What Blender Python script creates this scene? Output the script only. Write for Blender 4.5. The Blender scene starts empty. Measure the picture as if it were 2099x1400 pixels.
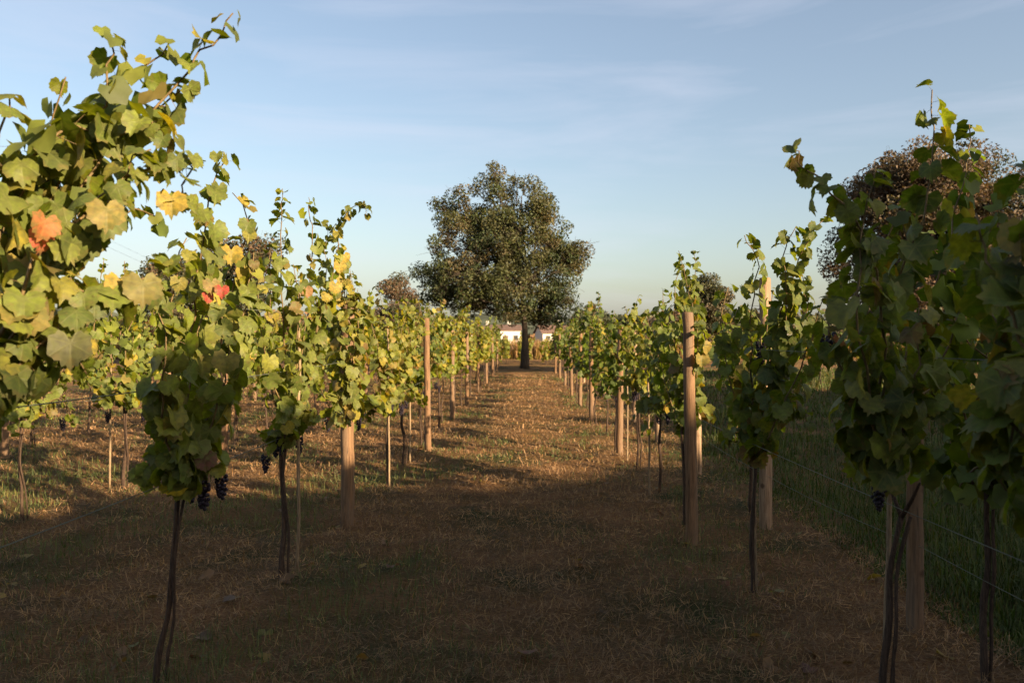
import bpy, math, random
import numpy as np
from mathutils import Matrix, Vector

random.seed(11)
rng = np.random.default_rng(11)
R = math.radians
scene = bpy.context.scene
C = scene.collection

# ------------------------------------------------------------------ camera
CAM_H = 1.6
FPX, VPX, VPY = 1633.0, 1085.0, 693.0          # focal length and vanishing point in photograph pixels
cam_d = bpy.data.cameras.new('camera')
cam_d.lens, cam_d.sensor_width = 28.0, 36.0
cam_d.clip_start, cam_d.clip_end = 0.05, 9000
cam_d.dof.use_dof = True
cam_d.dof.focus_distance = 4.6
cam_d.dof.aperture_fstop = 4.0
cam = bpy.data.objects.new('camera', cam_d)
C.objects.link(cam)
cam.location = (0, 0, CAM_H)
cam.rotation_euler = (R(90 - 0.25), 0, R(1.25))
scene.camera = cam

# ------------------------------------------------------------------ sky and sun
SUN_EL = R(17.0)
SUN_H = Vector((0.74, -0.67, 0)).normalized()       # low evening sun behind the camera to the right
TO_SUN = Vector((SUN_H.x * math.cos(SUN_EL), SUN_H.y * math.cos(SUN_EL), math.sin(SUN_EL)))
w = bpy.data.worlds.new('World')
scene.world = w
w.use_nodes = True
nt = w.node_tree
nt.nodes.clear()
out = nt.nodes.new('ShaderNodeOutputWorld')
bg = nt.nodes.new('ShaderNodeBackground')
sky = nt.nodes.new('ShaderNodeTexSky')
sky.sky_type = 'NISHITA'
sky.sun_disc = False
sky.sun_elevation = SUN_EL
sky.sun_rotation = math.atan2(SUN_H.x, SUN_H.y)
sky.air_density, sky.dust_density, sky.ozone_density = 1.0, 2.5, 0.5
bg.inputs['Strength'].default_value = 0.057
tc = nt.nodes.new('ShaderNodeTexCoord')
mp = nt.nodes.new('ShaderNodeMapping')
mp.inputs['Rotation'].default_value = (0, R(7), R(-14))
mp.inputs['Scale'].default_value = (1.1, 1.0, 7.5)
nz = nt.nodes.new('ShaderNodeTexNoise')
nz.inputs['Scale'].default_value = 2.1
nz.inputs['Detail'].default_value = 9
nz.inputs['Roughness'].default_value = 0.56
nz.inputs['Distortion'].default_value = 0.5
cr = nt.nodes.new('ShaderNodeValToRGB')
cr.color_ramp.elements[0].position = 0.45
cr.color_ramp.elements[1].position = 0.74
mul = nt.nodes.new('ShaderNodeMath'); mul.operation = 'MULTIPLY'; mul.inputs[1].default_value = 0.5; mul.operation = 'MULTIPLY_ADD'; mul.inputs[2].default_value = 0.09; mul.inputs[1].default_value = 0.32
mix = nt.nodes.new('ShaderNodeMix'); mix.data_type = 'RGBA'; mix.blend_type = 'MIX'
mix.inputs['B'].default_value = (4.0, 4.1, 4.8, 1)   # thin high cirrus
L = nt.links.new
L(tc.outputs['Generated'], mp.inputs['Vector']); L(mp.outputs['Vector'], nz.inputs['Vector'])
L(nz.outputs['Fac'], cr.inputs['Fac']); L(cr.outputs['Color'], mul.inputs[0])
L(mul.outputs[0], mix.inputs['Factor']); L(sky.outputs['Color'], mix.inputs['A'])
L(mix.outputs['Result'], bg.inputs['Color']); L(bg.outputs['Background'], out.inputs['Surface'])

sun_d = bpy.data.lights.new('sun', 'SUN')
sun_d.energy = 5.0
sun_d.angle = R(0.55)
sun_d.color = (1.0, 0.75, 0.47)
sun = bpy.data.objects.new('sun', sun_d)
C.objects.link(sun)
sun.rotation_euler = TO_SUN.to_track_quat('Z', 'Y').to_euler()
sun.location = (30, -20, 30)

vs = scene.view_settings
vs.view_transform, vs.look, vs.exposure, vs.gamma = 'Standard', 'None', 1.85, 1.0
vs.use_curve_mapping = False
scene.cycles.max_bounces = 6
scene.cycles.transparent_max_bounces = 4
scene.cycles.sample_clamp_indirect = 4.0
scene.cycles.use_adaptive_sampling = True
scene.cycles.adaptive_threshold = 0.02
scene.cycles.use_denoising = True

# ------------------------------------------------------------------ helpers
def at(px, py, Y):
    """a pixel of the photograph and a distance -> a point of the place"""
    return np.array([(px - VPX) / FPX * Y, Y, CAM_H - (py - VPY) / FPX * Y])

class MB:
    """collects polygons with per-vertex colour; build() links ONE mesh object"""
    def __init__(s):
        s.v, s.loop, s.tot, s.c, s.m, s.n, s.sm = [], [], [], [], [], 0, []
    def add(s, v, faces, col=(1, 1, 1), mat=0, smooth=False):
        v = np.asarray(v, dtype=np.float32).reshape(-1, 3)
        if isinstance(faces, np.ndarray):
            k = faces.shape[1]
            s.loop.append((faces + s.n).ravel().astype(np.int32))
            nf = len(faces)
            s.tot.append(np.full(nf, k, np.int32))
        else:
            s.loop.append(np.array([i + s.n for f in faces for i in f], np.int32))
            s.tot.append(np.array([len(f) for f in faces], np.int32))
            nf = len(faces)
        s.m.append(np.full(nf, mat, np.int32)); s.sm.append(np.full(nf, smooth, bool))
        c = np.asarray(col, dtype=np.float32)
        if c.ndim == 1:
            c = np.repeat(c[None, :], len(v), 0)
        s.c.append(c[:, :3])
        s.v.append(v)
        s.n += len(v)
        return s
    def mesh(s, name, mats):
        me = bpy.data.meshes.new(name)
        v = np.concatenate(s.v); lp = np.concatenate(s.loop); tt = np.concatenate(s.tot)
        me.vertices.add(len(v)); me.vertices.foreach_set('co', v.ravel())
        me.loops.add(len(lp)); me.loops.foreach_set('vertex_index', lp)
        me.polygons.add(len(tt))
        me.polygons.foreach_set('loop_start', np.concatenate([[0], np.cumsum(tt)[:-1]]).astype(np.int32))
        me.polygons.foreach_set('material_index', np.concatenate(s.m))
        me.polygons.foreach_set('use_smooth', np.concatenate(s.sm))
        c = np.concatenate(s.c)
        a = me.color_attributes.new('col', 'FLOAT_COLOR', 'POINT')
        a.data.foreach_set('color', np.concatenate([c, np.ones((len(c), 1), np.float32)], 1).ravel())
        for m in (mats if isinstance(mats, (list, tuple)) else [mats]):
            me.materials.append(m)
        me.update(calc_edges=True)
        return me
    def build(s, name, mats, parent=None):
        return link(name, s.mesh(name, mats), parent)

def link(name, me, parent=None):
    o = bpy.data.objects.new(name, me)
    C.objects.link(o)
    if parent is not None:
        o.parent = parent
    return o

def tag(o, label=None, cat=None, group=None, kind=None):
    if label: o['label'] = label
    if cat: o['category'] = cat
    if group: o['group'] = group
    if kind: o['kind'] = kind
    return o

def empty(name, loc, rz=0):
    o = bpy.data.objects.new(name, None)
    C.objects.link(o)
    o.location = loc; o.rotation_euler = (0, 0, rz)
    o.empty_display_size = 0.1
    return o

def copy_tree(o, parent=None):
    c = o.copy()
    C.objects.link(c)
    c.parent = parent
    for ch in o.children:
        copy_tree(ch, c)
    return c

def tube(mb, pts, rad, sides=6, col=(1, 1, 1), mat=0, cap=True, jitter=0.0):
    pts = np.asarray(pts, float)
    n = len(pts)
    rad = np.full(n, rad) if np.isscalar(rad) else np.asarray(rad, float)
    t = np.gradient(pts, axis=0)
    t /= np.linalg.norm(t, axis=1)[:, None] + 1e-9
    ref = np.array([1.0, 0, 0]) if abs(t[0][0]) < 0.8 else np.array([0, 1.0, 0])
    ang = np.arange(sides) / sides * 2 * math.pi
    vs_ = []
    for i in range(n):
        u = ref - t[i] * ref.dot(t[i]); u /= np.linalg.norm(u) + 1e-9
        ref = u
        b = np.cross(t[i], u)
        rr = rad[i] * (1 + (rng.uniform(-jitter, jitter, sides) if jitter else 0))
        vs_.append(pts[i] + np.outer(np.cos(ang) * rr, u) + np.outer(np.sin(ang) * rr, b))
    f = []
    for i in range(n - 1):
        for k in range(sides):
            k2 = (k + 1) % sides
            f.append((i * sides + k, i * sides + k2, (i + 1) * sides + k2, (i + 1) * sides + k))
    if cap:
        f.append(tuple(range(sides))[::-1])
        f.append(tuple((n - 1) * sides + k for k in range(sides)))
    mb.add(np.concatenate(vs_), f, col, mat, True)

def smooth_path(pts, n):
    """Catmull-Rom through the points, n samples"""
    p = np.asarray(pts, float)
    p = np.vstack([2 * p[0] - p[1], p, 2 * p[-1] - p[-2]])
    segs = len(p) - 3
    o = []
    for u in np.linspace(0, segs - 1e-6, n):
        i = int(u); t = u - i
        a, b, c, d = p[i:i + 4]
        o.append(0.5 * ((2 * b) + (c - a) * t + (2 * a - 5 * b + 4 * c - d) * t * t + (-a + 3 * b - 3 * c + d) * t ** 3))
    return np.array(o)

def ico():
    g = (1 + 5 ** 0.5) / 2
    v = np.array([(-1, g, 0), (1, g, 0), (-1, -g, 0), (1, -g, 0), (0, -1, g), (0, 1, g), (0, -1, -g), (0, 1, -g), (g, 0, -1), (g, 0, 1), (-g, 0, -1), (-g, 0, 1)], float)
    v /= np.linalg.norm(v[0])
    f = np.array([(0, 11, 5), (0, 5, 1), (0, 1, 7), (0, 7, 10), (0, 10, 11), (1, 5, 9), (5, 11, 4), (11, 10, 2), (10, 7, 6), (7, 1, 8), (3, 9, 4), (3, 4, 2), (3, 2, 6), (3, 6, 8), (3, 8, 9), (4, 9, 5), (2, 4, 11), (6, 2, 10), (8, 6, 7), (9, 8, 1)])
    return v, f
ICO = ico()

# value noise on numpy arrays
_perm = rng.random((256, 256))
def vnoise(x, y):
    xi, yi = np.floor(x).astype(int), np.floor(y).astype(int)
    fx, fy = x - xi, y - yi
    fx, fy = fx * fx * (3 - 2 * fx), fy * fy * (3 - 2 * fy)
    g = lambda a, b: _perm[a & 255, b & 255]
    return (g(xi, yi) * (1 - fx) + g(xi + 1, yi) * fx) * (1 - fy) + (g(xi, yi + 1) * (1 - fx) + g(xi + 1, yi + 1) * fx) * fy

# ------------------------------------------------------------------ materials
def new_mat(name):
    m = bpy.data.materials.new(name)
    m.use_nodes = True
    m.node_tree.nodes.clear()
    return m, m.node_tree.nodes, m.node_tree.links.new

def node(ns, typ, **kw):
    n = ns.new(typ)
    for k, v in kw.items():
        setattr(n, k, v)
    return n

def leaf_material(name, source, trans=0.38, rough=0.5, veins=False, noise_scale=18.0, spec=0.2, under=(0.9, 0.95, 0.8)):
    m, ns, lk = new_mat(name)
    o = ns.new('ShaderNodeOutputMaterial')
    if source == 'object':
        src = ns.new('ShaderNodeObjectInfo'); col = src.outputs['Color']
    else:
        src = ns.new('ShaderNodeAttribute'); src.attribute_name = 'col'; col = src.outputs['Color']
    tcn = ns.new('ShaderNodeTexCoord')
    n1 = ns.new('ShaderNodeTexNoise'); n1.inputs['Scale'].default_value = noise_scale; n1.inputs['Detail'].default_value = 4
    lk(tcn.outputs['Object'], n1.inputs['Vector'])
    mr = ns.new('ShaderNodeMapRange'); mr.inputs['From Min'].default_value = 0.3; mr.inputs['From Max'].default_value = 0.7
    mr.inputs['To Min'].default_value = 0.62; mr.inputs['To Max'].default_value = 1.32
    lk(n1.outputs['Fac'], mr.inputs['Value'])
    mx = node(ns, 'ShaderNodeMix', data_type='RGBA', blend_type='MULTIPLY'); mx.inputs['Factor'].default_value = 1
    lk(col, mx.inputs['A']); lk(mr.outputs['Result'], mx.inputs['B'])
    c = mx.outputs['Result']
    bsdf = ns.new('ShaderNodeBsdfPrincipled')
    if veins:
        at_ = ns.new('ShaderNodeAttribute'); at_.attribute_name = 'vein'
        mv = node(ns, 'ShaderNodeMix', data_type='RGBA'); mv.inputs['B'].default_value = (0.17, 0.17, 0.045, 1)
        # vein: distance to the nearest of the palmate main veins
        sx = ns.new('ShaderNodeSeparateXYZ'); lk(at_.outputs['Vector'], sx.inputs[0])
        ang = node(ns, 'ShaderNodeMath', operation='ARCTAN2'); lk(sx.outputs['X'], ang.inputs[0]); lk(sx.outputs['Y'], ang.inputs[1])
        pp = node(ns, 'ShaderNodeMath', operation='PINGPONG'); pp.inputs[1].default_value = R(26); lk(ang.outputs[0], pp.inputs[0])
        ln = node(ns, 'ShaderNodeVectorMath', operation='LENGTH'); lk(at_.outputs['Vector'], ln.inputs[0])
        ds = node(ns, 'ShaderNodeMath', operation='MULTIPLY'); lk(pp.outputs[0], ds.inputs[0]); lk(ln.outputs['Value'], ds.inputs[1])
        # side veins: herring-bone off the main ones
        sv = node(ns, 'ShaderNodeMath', operation='MULTIPLY_ADD'); lk(ln.outputs['Value'], sv.inputs[0]); sv.inputs[1].default_value = 6.5
        lk(pp.outputs[0], sv.inputs[2])
        svw = node(ns, 'ShaderNodeMath', operation='PINGPONG'); svw.inputs[1].default_value = 0.5; lk(sv.outputs[0], svw.inputs[0])
        svr = ns.new('ShaderNodeMapRange'); svr.inputs['From Min'].default_value = 0.0; svr.inputs['From Max'].default_value = 0.12
        svr.inputs['To Min'].default_value = 0.10; svr.inputs['To Max'].default_value = 0.0; lk(svw.outputs[0], svr.inputs['Value'])
        vr = ns.new('ShaderNodeMapRange'); vr.inputs['From Min'].default_value = 0.012; vr.inputs['From Max'].default_value = 0.05
        vr.inputs['To Min'].default_value = 0.32; vr.inputs['To Max'].default_value = 0.0; lk(ds.outputs[0], vr.inputs['Value'])
        mxv = node(ns, 'ShaderNodeMath', operation='MAXIMUM'); lk(vr.outputs['Result'], mxv.inputs[0]); lk(svr.outputs['Result'], mxv.inputs[1])
        lk(mxv.outputs[0], mv.inputs['Factor']); lk(c, mv.inputs['A'])
        c = mv.outputs['Result']
        n3 = ns.new('ShaderNodeTexNoise'); n3.inputs['Scale'].default_value = 2.6; n3.inputs['Detail'].default_value = 5
        oi3 = ns.new('ShaderNodeObjectInfo'); av = node(ns, 'ShaderNodeVectorMath', operation='MULTIPLY_ADD')
        lk(oi3.outputs['Random'], av.inputs[0]); av.inputs[1].default_value = (40, 40, 40); lk(tcn.outputs['Object'], av.inputs[2]); lk(av.outputs[0], n3.inputs['Vector'])
        ed = node(ns, 'ShaderNodeMath', operation='MULTIPLY_ADD'); lk(ln.outputs['Value'], ed.inputs[0]); ed.inputs[1].default_value = 0.45; lk(n3.outputs['Fac'], ed.inputs[2])
        edr = ns.new('ShaderNodeMapRange'); edr.inputs['From Min'].default_value = 0.80; edr.inputs['From Max'].default_value = 1.05; edr.inputs['To Max'].default_value = 0.75
        lk(ed.outputs[0], edr.inputs['Value'])
        me_ = node(ns, 'ShaderNodeMix', data_type='RGBA'); me_.inputs['B'].default_value = (0.15, 0.11, 0.025, 1)
        lk(edr.outputs['Result'], me_.inputs['Factor']); lk(c, me_.inputs['A']); c = me_.outputs['Result']
        n6 = ns.new('ShaderNodeTexNoise'); n6.inputs['Scale'].default_value = 1.9; n6.inputs['Detail'].default_value = 6; n6.inputs['Roughness'].default_value = 0.65
        av6 = node(ns, 'ShaderNodeVectorMath', operation='ADD'); av6.inputs[1].default_value = (17, 5, 3); lk(av.outputs[0], av6.inputs[0]); lk(av6.outputs[0], n6.inputs['Vector'])
        m6 = ns.new('ShaderNodeMapRange'); m6.inputs['From Min'].default_value = 0.50; m6.inputs['From Max'].default_value = 0.62; m6.inputs['To Max'].default_value = 0.62; lk(n6.outputs['Fac'], m6.inputs['Value'])
        x6 = node(ns, 'ShaderNodeMix', data_type='RGBA'); x6.inputs['B'].default_value = (0.095, 0.105, 0.014, 1); lk(m6.outputs['Result'], x6.inputs['Factor']); lk(c, x6.inputs['A']); c = x6.outputs['Result']
        bp = ns.new('ShaderNodeBump'); bp.inputs['Strength'].default_value = 0.5; bp.inputs['Distance'].default_value = 0.004
        bp.invert = True
        lk(mxv.outputs[0], bp.inputs['Height']); lk(bp.outputs['Normal'], bsdf.inputs['Normal'])
    ge = ns.new('ShaderNodeNewGeometry')
    mu = node(ns, 'ShaderNodeMix', data_type='RGBA'); mu.inputs['B'].default_value = (*under, 1)
    mm = node(ns, 'ShaderNodeMath', operation='MULTIPLY'); mm.inputs[1].default_value = 0.03
    lk(ge.outputs['Backfacing'], mm.inputs[0]); lk(mm.outputs[0], mu.inputs['Factor']); lk(c, mu.inputs['A'])
    c = mu.outputs['Result']
    bsdf.inputs['Roughness'].default_value = rough
    bsdf.inputs['Specular IOR Level'].default_value = spec
    lk(c, bsdf.inputs['Base Color'])
    tr = ns.new('ShaderNodeBsdfTranslucent')
    sat = node(ns, 'ShaderNodeMix', data_type='RGBA', blend_type='MULTIPLY'); sat.inputs['Factor'].default_value = 1
    sat.inputs['B'].default_value = (1.9, 1.8, 0.6, 1)
    lk(c, sat.inputs['A']); lk(sat.outputs['Result'], tr.inputs['Color'])
    ms = ns.new('ShaderNodeMixShader'); ms.inputs[0].default_value = trans
    lk(bsdf.outputs[0], ms.inputs[1]); lk(tr.outputs[0], ms.inputs[2]); lk(ms.outputs[0], o.inputs['Surface'])
    return m

def wood_material(name, dark, light, scale=(9, 9, 1.2), rough=0.8, bump=0.5, stain=None):
    m, ns, lk = new_mat(name)
    o = ns.new('ShaderNodeOutputMaterial'); b = ns.new('ShaderNodeBsdfPrincipled')
    t = ns.new('ShaderNodeTexCoord'); mp_ = ns.new('ShaderNodeMapping'); mp_.inputs['Scale'].default_value = scale
    oi = ns.new('ShaderNodeObjectInfo')
    ad = node(ns, 'ShaderNodeVectorMath', operation='ADD')
    lk(t.outputs['Object'], ad.inputs[0]); lk(oi.outputs['Random'], ad.inputs[1]); lk(ad.outputs[0], mp_.inputs['Vector'])
    n1 = ns.new('ShaderNodeTexNoise'); n1.inputs['Scale'].default_value = 5; n1.inputs['Detail'].default_value = 8; n1.inputs['Roughness'].default_value = 0.65
    lk(mp_.outputs[0], n1.inputs['Vector'])
    r = ns.new('ShaderNodeValToRGB')
    r.color_ramp.elements[0].position, r.color_ramp.elements[0].color = 0.34, (*dark, 1)
    r.color_ramp.elements[1].position, r.color_ramp.elements[1].color = 0.62, (*light, 1)
    lk(n1.outputs['Fac'], r.inputs['Fac'])
    c = r.outputs['Color']
    if stain:
        n2 = ns.new('ShaderNodeTexNoise'); n2.inputs['Scale'].default_value = 2.3; n2.inputs['Detail'].default_value = 5
        lk(ad.outputs[0], n2.inputs['Vector'])
        mr = ns.new('ShaderNodeMapRange'); mr.inputs['From Min'].default_value = 0.5; mr.inputs['From Max'].default_value = 0.75
        mr.inputs['To Max'].default_value = 0.7
        lk(n2.outputs['Fac'], mr.inputs['Value'])
        mx = node(ns, 'ShaderNodeMix', data_type='RGBA'); mx.inputs['B'].default_value = (*stain, 1)
        lk(mr.outputs['Result'], mx.inputs['Factor']); lk(c, mx.inputs['A']); c = mx.outputs['Result']
    if stain:
        mc = ns.new('ShaderNodeMapping'); mc.inputs['Scale'].default_value = (34, 34, 1.1); lk(ad.outputs[0], mc.inputs['Vector'])
        n4 = ns.new('ShaderNodeTexNoise'); n4.inputs['Scale'].default_value = 2; n4.inputs['Detail'].default_value = 3; n4.inputs['Distortion'].default_value = .6; lk(mc.outputs[0], n4.inputs['Vector'])
        m4 = ns.new('ShaderNodeMapRange'); m4.inputs['From Min'].default_value = 0.36; m4.inputs['From Max'].default_value = 0.30; m4.inputs['To Max'].default_value = 0.85; lk(n4.outputs['Fac'], m4.inputs['Value'])
        x4 = node(ns, 'ShaderNodeMix', data_type='RGBA'); x4.inputs['B'].default_value = (0.025, 0.016, 0.011, 1); lk(m4.outputs['Result'], x4.inputs['Factor']); lk(c, x4.inputs['A'])
        n5 = ns.new('ShaderNodeTexNoise'); n5.inputs['Scale'].default_value = 0.9; n5.inputs['Detail'].default_value = 4; lk(mp_.outputs[0], n5.inputs['Vector'])
        m5 = ns.new('ShaderNodeMapRange'); m5.inputs['From Min'].default_value = 0.46; m5.inputs['From Max'].default_value = 0.66; m5.inputs['To Max'].default_value = 0.6; lk(n5.outputs['Fac'], m5.inputs['Value'])
        x5 = node(ns, 'ShaderNodeMix', data_type='RGBA'); x5.inputs['B'].default_value = (0.13, 0.105, 0.08, 1); lk(m5.outputs['Result'], x5.inputs['Factor']); lk(x4.outputs['Result'], x5.inputs['A']); c = x5.outputs['Result']
        vk = ns.new('ShaderNodeTexVoronoi'); vk.inputs['Scale'].default_value = 5.5; lk(ad.outputs[0], vk.inputs['Vector'])
        mk = ns.new('ShaderNodeMapRange'); mk.inputs['From Min'].default_value = 0.16; mk.inputs['From Max'].default_value = 0.08; mk.inputs['To Max'].default_value = 0.8; lk(vk.outputs['Distance'], mk.inputs['Value'])
        xk = node(ns, 'ShaderNodeMix', data_type='RGBA'); xk.inputs['B'].default_value = (0.045, 0.024, 0.014, 1); lk(mk.outputs['Result'], xk.inputs['Factor']); lk(c, xk.inputs['A']); c = xk.outputs['Result']
    lk(c, b.inputs['Base Color'])
    b.inputs['Roughness'].default_value = rough
    b.inputs['Specular IOR Level'].default_value = 0.25
    bp = ns.new('ShaderNodeBump'); bp.inputs['Strength'].default_value = bump; bp.inputs['Distance'].default_value = 0.01
    lk(n1.outputs['Fac'], bp.inputs['Height']); lk(bp.outputs['Normal'], b.inputs['Normal'])
    lk(b.outputs[0], o.inputs['Surface'])
    return m

def plain_material(name, col, rough=0.7, metal=0.0, noise=0.15, scale=6.0, spec=0.3, attr=False):
    m, ns, lk = new_mat(name)
    o = ns.new('ShaderNodeOutputMaterial'); b = ns.new('ShaderNodeBsdfPrincipled')
    t = ns.new('ShaderNodeTexCoord')
    n1 = ns.new('ShaderNodeTexNoise'); n1.inputs['Scale'].default_value = scale; n1.inputs['Detail'].default_value = 6
    lk(t.outputs['Object'], n1.inputs['Vector'])
    mr = ns.new('ShaderNodeMapRange'); mr.inputs['From Min'].default_value = 0.3; mr.inputs['From Max'].default_value = 0.7
    mr.inputs['To Min'].default_value = 1 - noise; mr.inputs['To Max'].default_value = 1 + noise
    lk(n1.outputs['Fac'], mr.inputs['Value'])
    mx = node(ns, 'ShaderNodeMix', data_type='RGBA', blend_type='MULTIPLY'); mx.inputs['Factor'].default_value = 1
    if attr:
        a = ns.new('ShaderNodeAttribute'); a.attribute_name = 'col'; lk(a.outputs['Color'], mx.inputs['A'])
    else:
        mx.inputs['A'].default_value = (*col, 1)
    lk(mr.outputs['Result'], mx.inputs['B']); lk(mx.outputs['Result'], b.inputs['Base Color'])
    b.inputs['Roughness'].default_value = rough; b.inputs['Metallic'].default_value = metal
    b.inputs['Specular IOR Level'].default_value = spec
    lk(b.outputs[0], o.inputs['Surface'])
    return m

M = {}
M['leaf_object'] = leaf_material('grape_leaf', 'object', trans=0.45, veins=True, noise_scale=3.5)
M['leaf_attr'] = leaf_material('grape_leaf_mass', 'attr', trans=0.45, noise_scale=9)
M['oak_leaf'] = leaf_material('oak_leaf', 'attr', trans=0.22, noise_scale=2.0, rough=0.6)
M['grass'] = leaf_material('grass_blade', 'attr', trans=0.25, noise_scale=3.0, rough=0.7, spec=0.15)
M['trunk'] = wood_material('vine_bark', (0.022, 0.014, 0.010), (0.075, 0.048, 0.032), (30, 30, 4), 0.9, 0.8)
M['cane'] = wood_material('vine_cane', (0.075, 0.050, 0.020), (0.15, 0.105, 0.045), (20, 20, 6), 0.65, 0.2)
M['post'] = wood_material('post_wood', (0.090, 0.047, 0.023), (0.195, 0.115, 0.06), (14, 14, 1.0), 0.8, 0.5, stain=(0.07, 0.042, 0.025))
M['post_pale'] = wood_material('post_wood_pale', (0.15, 0.09, 0.05), (0.32, 0.22, 0.14), (14, 14, 1.0), 0.8, 0.5, stain=(0.10, 0.07, 0.045))
M['stake'] = wood_material('stake_cane', (0.12, 0.08, 0.05), (0.26, 0.19, 0.11), (20, 20, 3), 0.7, 0.3)
M['oak_bark'] = wood_material('oak_bark', (0.018, 0.014, 0.011), (0.06, 0.046, 0.034), (4, 4, 0.7), 0.95, 1.0)
M['wire'] = plain_material('trellis_wire', (0.10, 0.11, 0.085), 0.6, 0.2)
M['cable'] = plain_material('overhead_cable', (0.03, 0.03, 0.035), 0.6)
M['grape'] = plain_material('grape_skin', (0.010, 0.006, 0.014), 0.5, 0, 0.5, 60, 0.3)
M['wall'] = plain_material('white_render', (0.45, 0.43, 0.40), 0.9, 0, 0.08, 1.5)
M['roof'] = plain_material('roof_tile', (0.11, 0.07, 0.055), 0.85, 0, 0.25, 2)
M['glass'] = plain_material('window_glass', (0.03, 0.035, 0.04), 0.1, 0, 0.05, 1, 0.5)
M['door'] = plain_material('door_paint', (0.09, 0.06, 0.045), 0.6)
M['hill'] = plain_material('hill_woods', (0.07, 0.08, 0.06), 1.0, 0, 0.4, 0.01, 0.0)

def ground_material():
    m, ns, lk = new_mat('dry_mown_ground')
    o = ns.new('ShaderNodeOutputMaterial'); b = ns.new('ShaderNodeBsdfPrincipled')
    t = ns.new('ShaderNodeTexCoord')
    big = ns.new('ShaderNodeTexNoise'); big.inputs['Scale'].default_value = 0.8; big.inputs['Detail'].default_value = 7; big.inputs['Roughness'].default_value = 0.65
    lk(t.outputs['Object'], big.inputs['Vector'])
    r1 = ns.new('ShaderNodeValToRGB'); e = r1.color_ramp.elements
    e[0].position, e[0].color = 0.36, (0.046, 0.048, 0.016, 1)
    e[1].position, e[1].color = 0.66, (0.205, 0.108, 0.046, 1)
    x = r1.color_ramp.elements.new(0.50); x.color = (0.138, 0.079, 0.033, 1)
    lk(big.outputs['Fac'], r1.inputs['Fac'])
    mp_ = ns.new('ShaderNodeMapping'); mp_.inputs['Scale'].default_value = (9, 26, 9); mp_.inputs['Rotation'].default_value = (0, 0, 0.25)
    lk(t.outputs['Object'], mp_.inputs['Vector'])
    st = ns.new('ShaderNodeTexNoise'); st.inputs['Scale'].default_value = 3; st.inputs['Detail'].default_value = 8; st.inputs['Roughness'].default_value = 0.7; st.inputs['Distortion'].default_value = 1.2
    lk(mp_.outputs[0], st.inputs['Vector'])
    mr = ns.new('ShaderNodeMapRange'); mr.inputs['From Min'].default_value = 0.34; mr.inputs['From Max'].default_value = 0.66
    mr.inputs['To Min'].default_value = 0.45; mr.inputs['To Max'].default_value = 1.6
    lk(st.outputs['Fac'], mr.inputs['Value'])
    mx = node(ns, 'ShaderNodeMix', data_type='RGBA', blend_type='MULTIPLY'); mx.inputs['Factor'].default_value = 1
    lk(r1.outputs['Color'], mx.inputs['A']); lk(mr.outputs['Result'], mx.inputs['B'])
    lk(mx.outputs['Result'], b.inputs['Base Color'])
    b.inputs['Roughness'].default_value = 0.95; b.inputs['Specular IOR Level'].default_value = 0.1
    bp = ns.new('ShaderNodeBump'); bp.inputs['Strength'].default_value = 0.9; bp.inputs['Distance'].default_value = 0.05
    lk(st.outputs['Fac'], bp.inputs['Height']); lk(bp.outputs['Normal'], b.inputs['Normal'])
    lk(b.outputs[0], o.inputs['Surface'])
    return m
M['ground'] = ground_material()

# ------------------------------------------------------------------ ground
def grow(a, b, first, k):
    o = [a]; s = first
    sg = 1 if b > a else -1
    while abs(o[-1] - a) < abs(b - a):
        o.append(o[-1] + sg * s); s *= k
    return o[1:]
def ground_z(x, y):
    near = np.clip((70 - np.hypot(x, y)) / 40, 0, 1)
    z = (vnoise(x * 0.6, y * 0.6) - .5) * 0.05 + (vnoise(x * 1.9 + 30, y * 2.6) - .5) * 0.05 + (vnoise(x * 5 + 9, y * 7) - .5) * 0.028
    return z * near
xs = np.array(sorted(grow(-13, -2500, 0.3, 1.25)) + list(np.arange(-13, 9, 0.11)) + grow(9, 2500, 0.3, 1.25))
ys = np.array(sorted(grow(0, -2500, 0.4, 1.3)) + list(np.arange(0, 16, 0.11)) + list(np.arange(16, 60, 0.4)) + grow(60, 5000, 0.6, 1.3))
gx, gy = np.meshgrid(xs, ys)
gv = np.stack([gx, gy, ground_z(gx, gy)], -1).reshape(-1, 3)
nx, ny = len(xs), len(ys)
idx = np.arange(nx * ny).reshape(ny, nx)
gf = np.stack([idx[:-1, :-1], idx[:-1, 1:], idx[1:, 1:], idx[1:, :-1]], -1).reshape(-1, 4)
g = MB().add(gv, gf, (1, 1, 1), 0, True).build('ground', M['ground'])
tag(g, kind='structure')
g['label'] = 'mown dry grass ground between the vine rows'

# ------------------------------------------------------------------ far hills
hb = MB()
hx = np.linspace(-2600, 2600, 160)
for d, hh, sd in ((2600, 95, 3), (3600, 150, 7)):
    top = hh * (0.35 + 0.9 * vnoise(hx * 0.0016 + sd, hx * 0 + sd) * (0.7 + .5 * vnoise(hx * 0.006 + sd, hx * 0 + 2 * sd)))
    rows = []
    for q in np.linspace(0, 1, 6):
        rows.append(np.stack([hx, d + q * 700 + 0 * hx, top * math.sin(q * math.pi / 2) - 3], -1))
    v = np.concatenate(rows)
    ii = np.arange(len(hx) * 6).reshape(6, len(hx))
    f = np.stack([ii[:-1, :-1], ii[:-1, 1:], ii[1:, 1:], ii[1:, :-1]], -1).reshape(-1, 4)
    hb.add(v, f, (1, 1, 1), 0, True)
hills = tag(hb.build('hills', M['hill']), kind='structure')
hills['label'] = 'low wooded hills on the far horizon'

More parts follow.
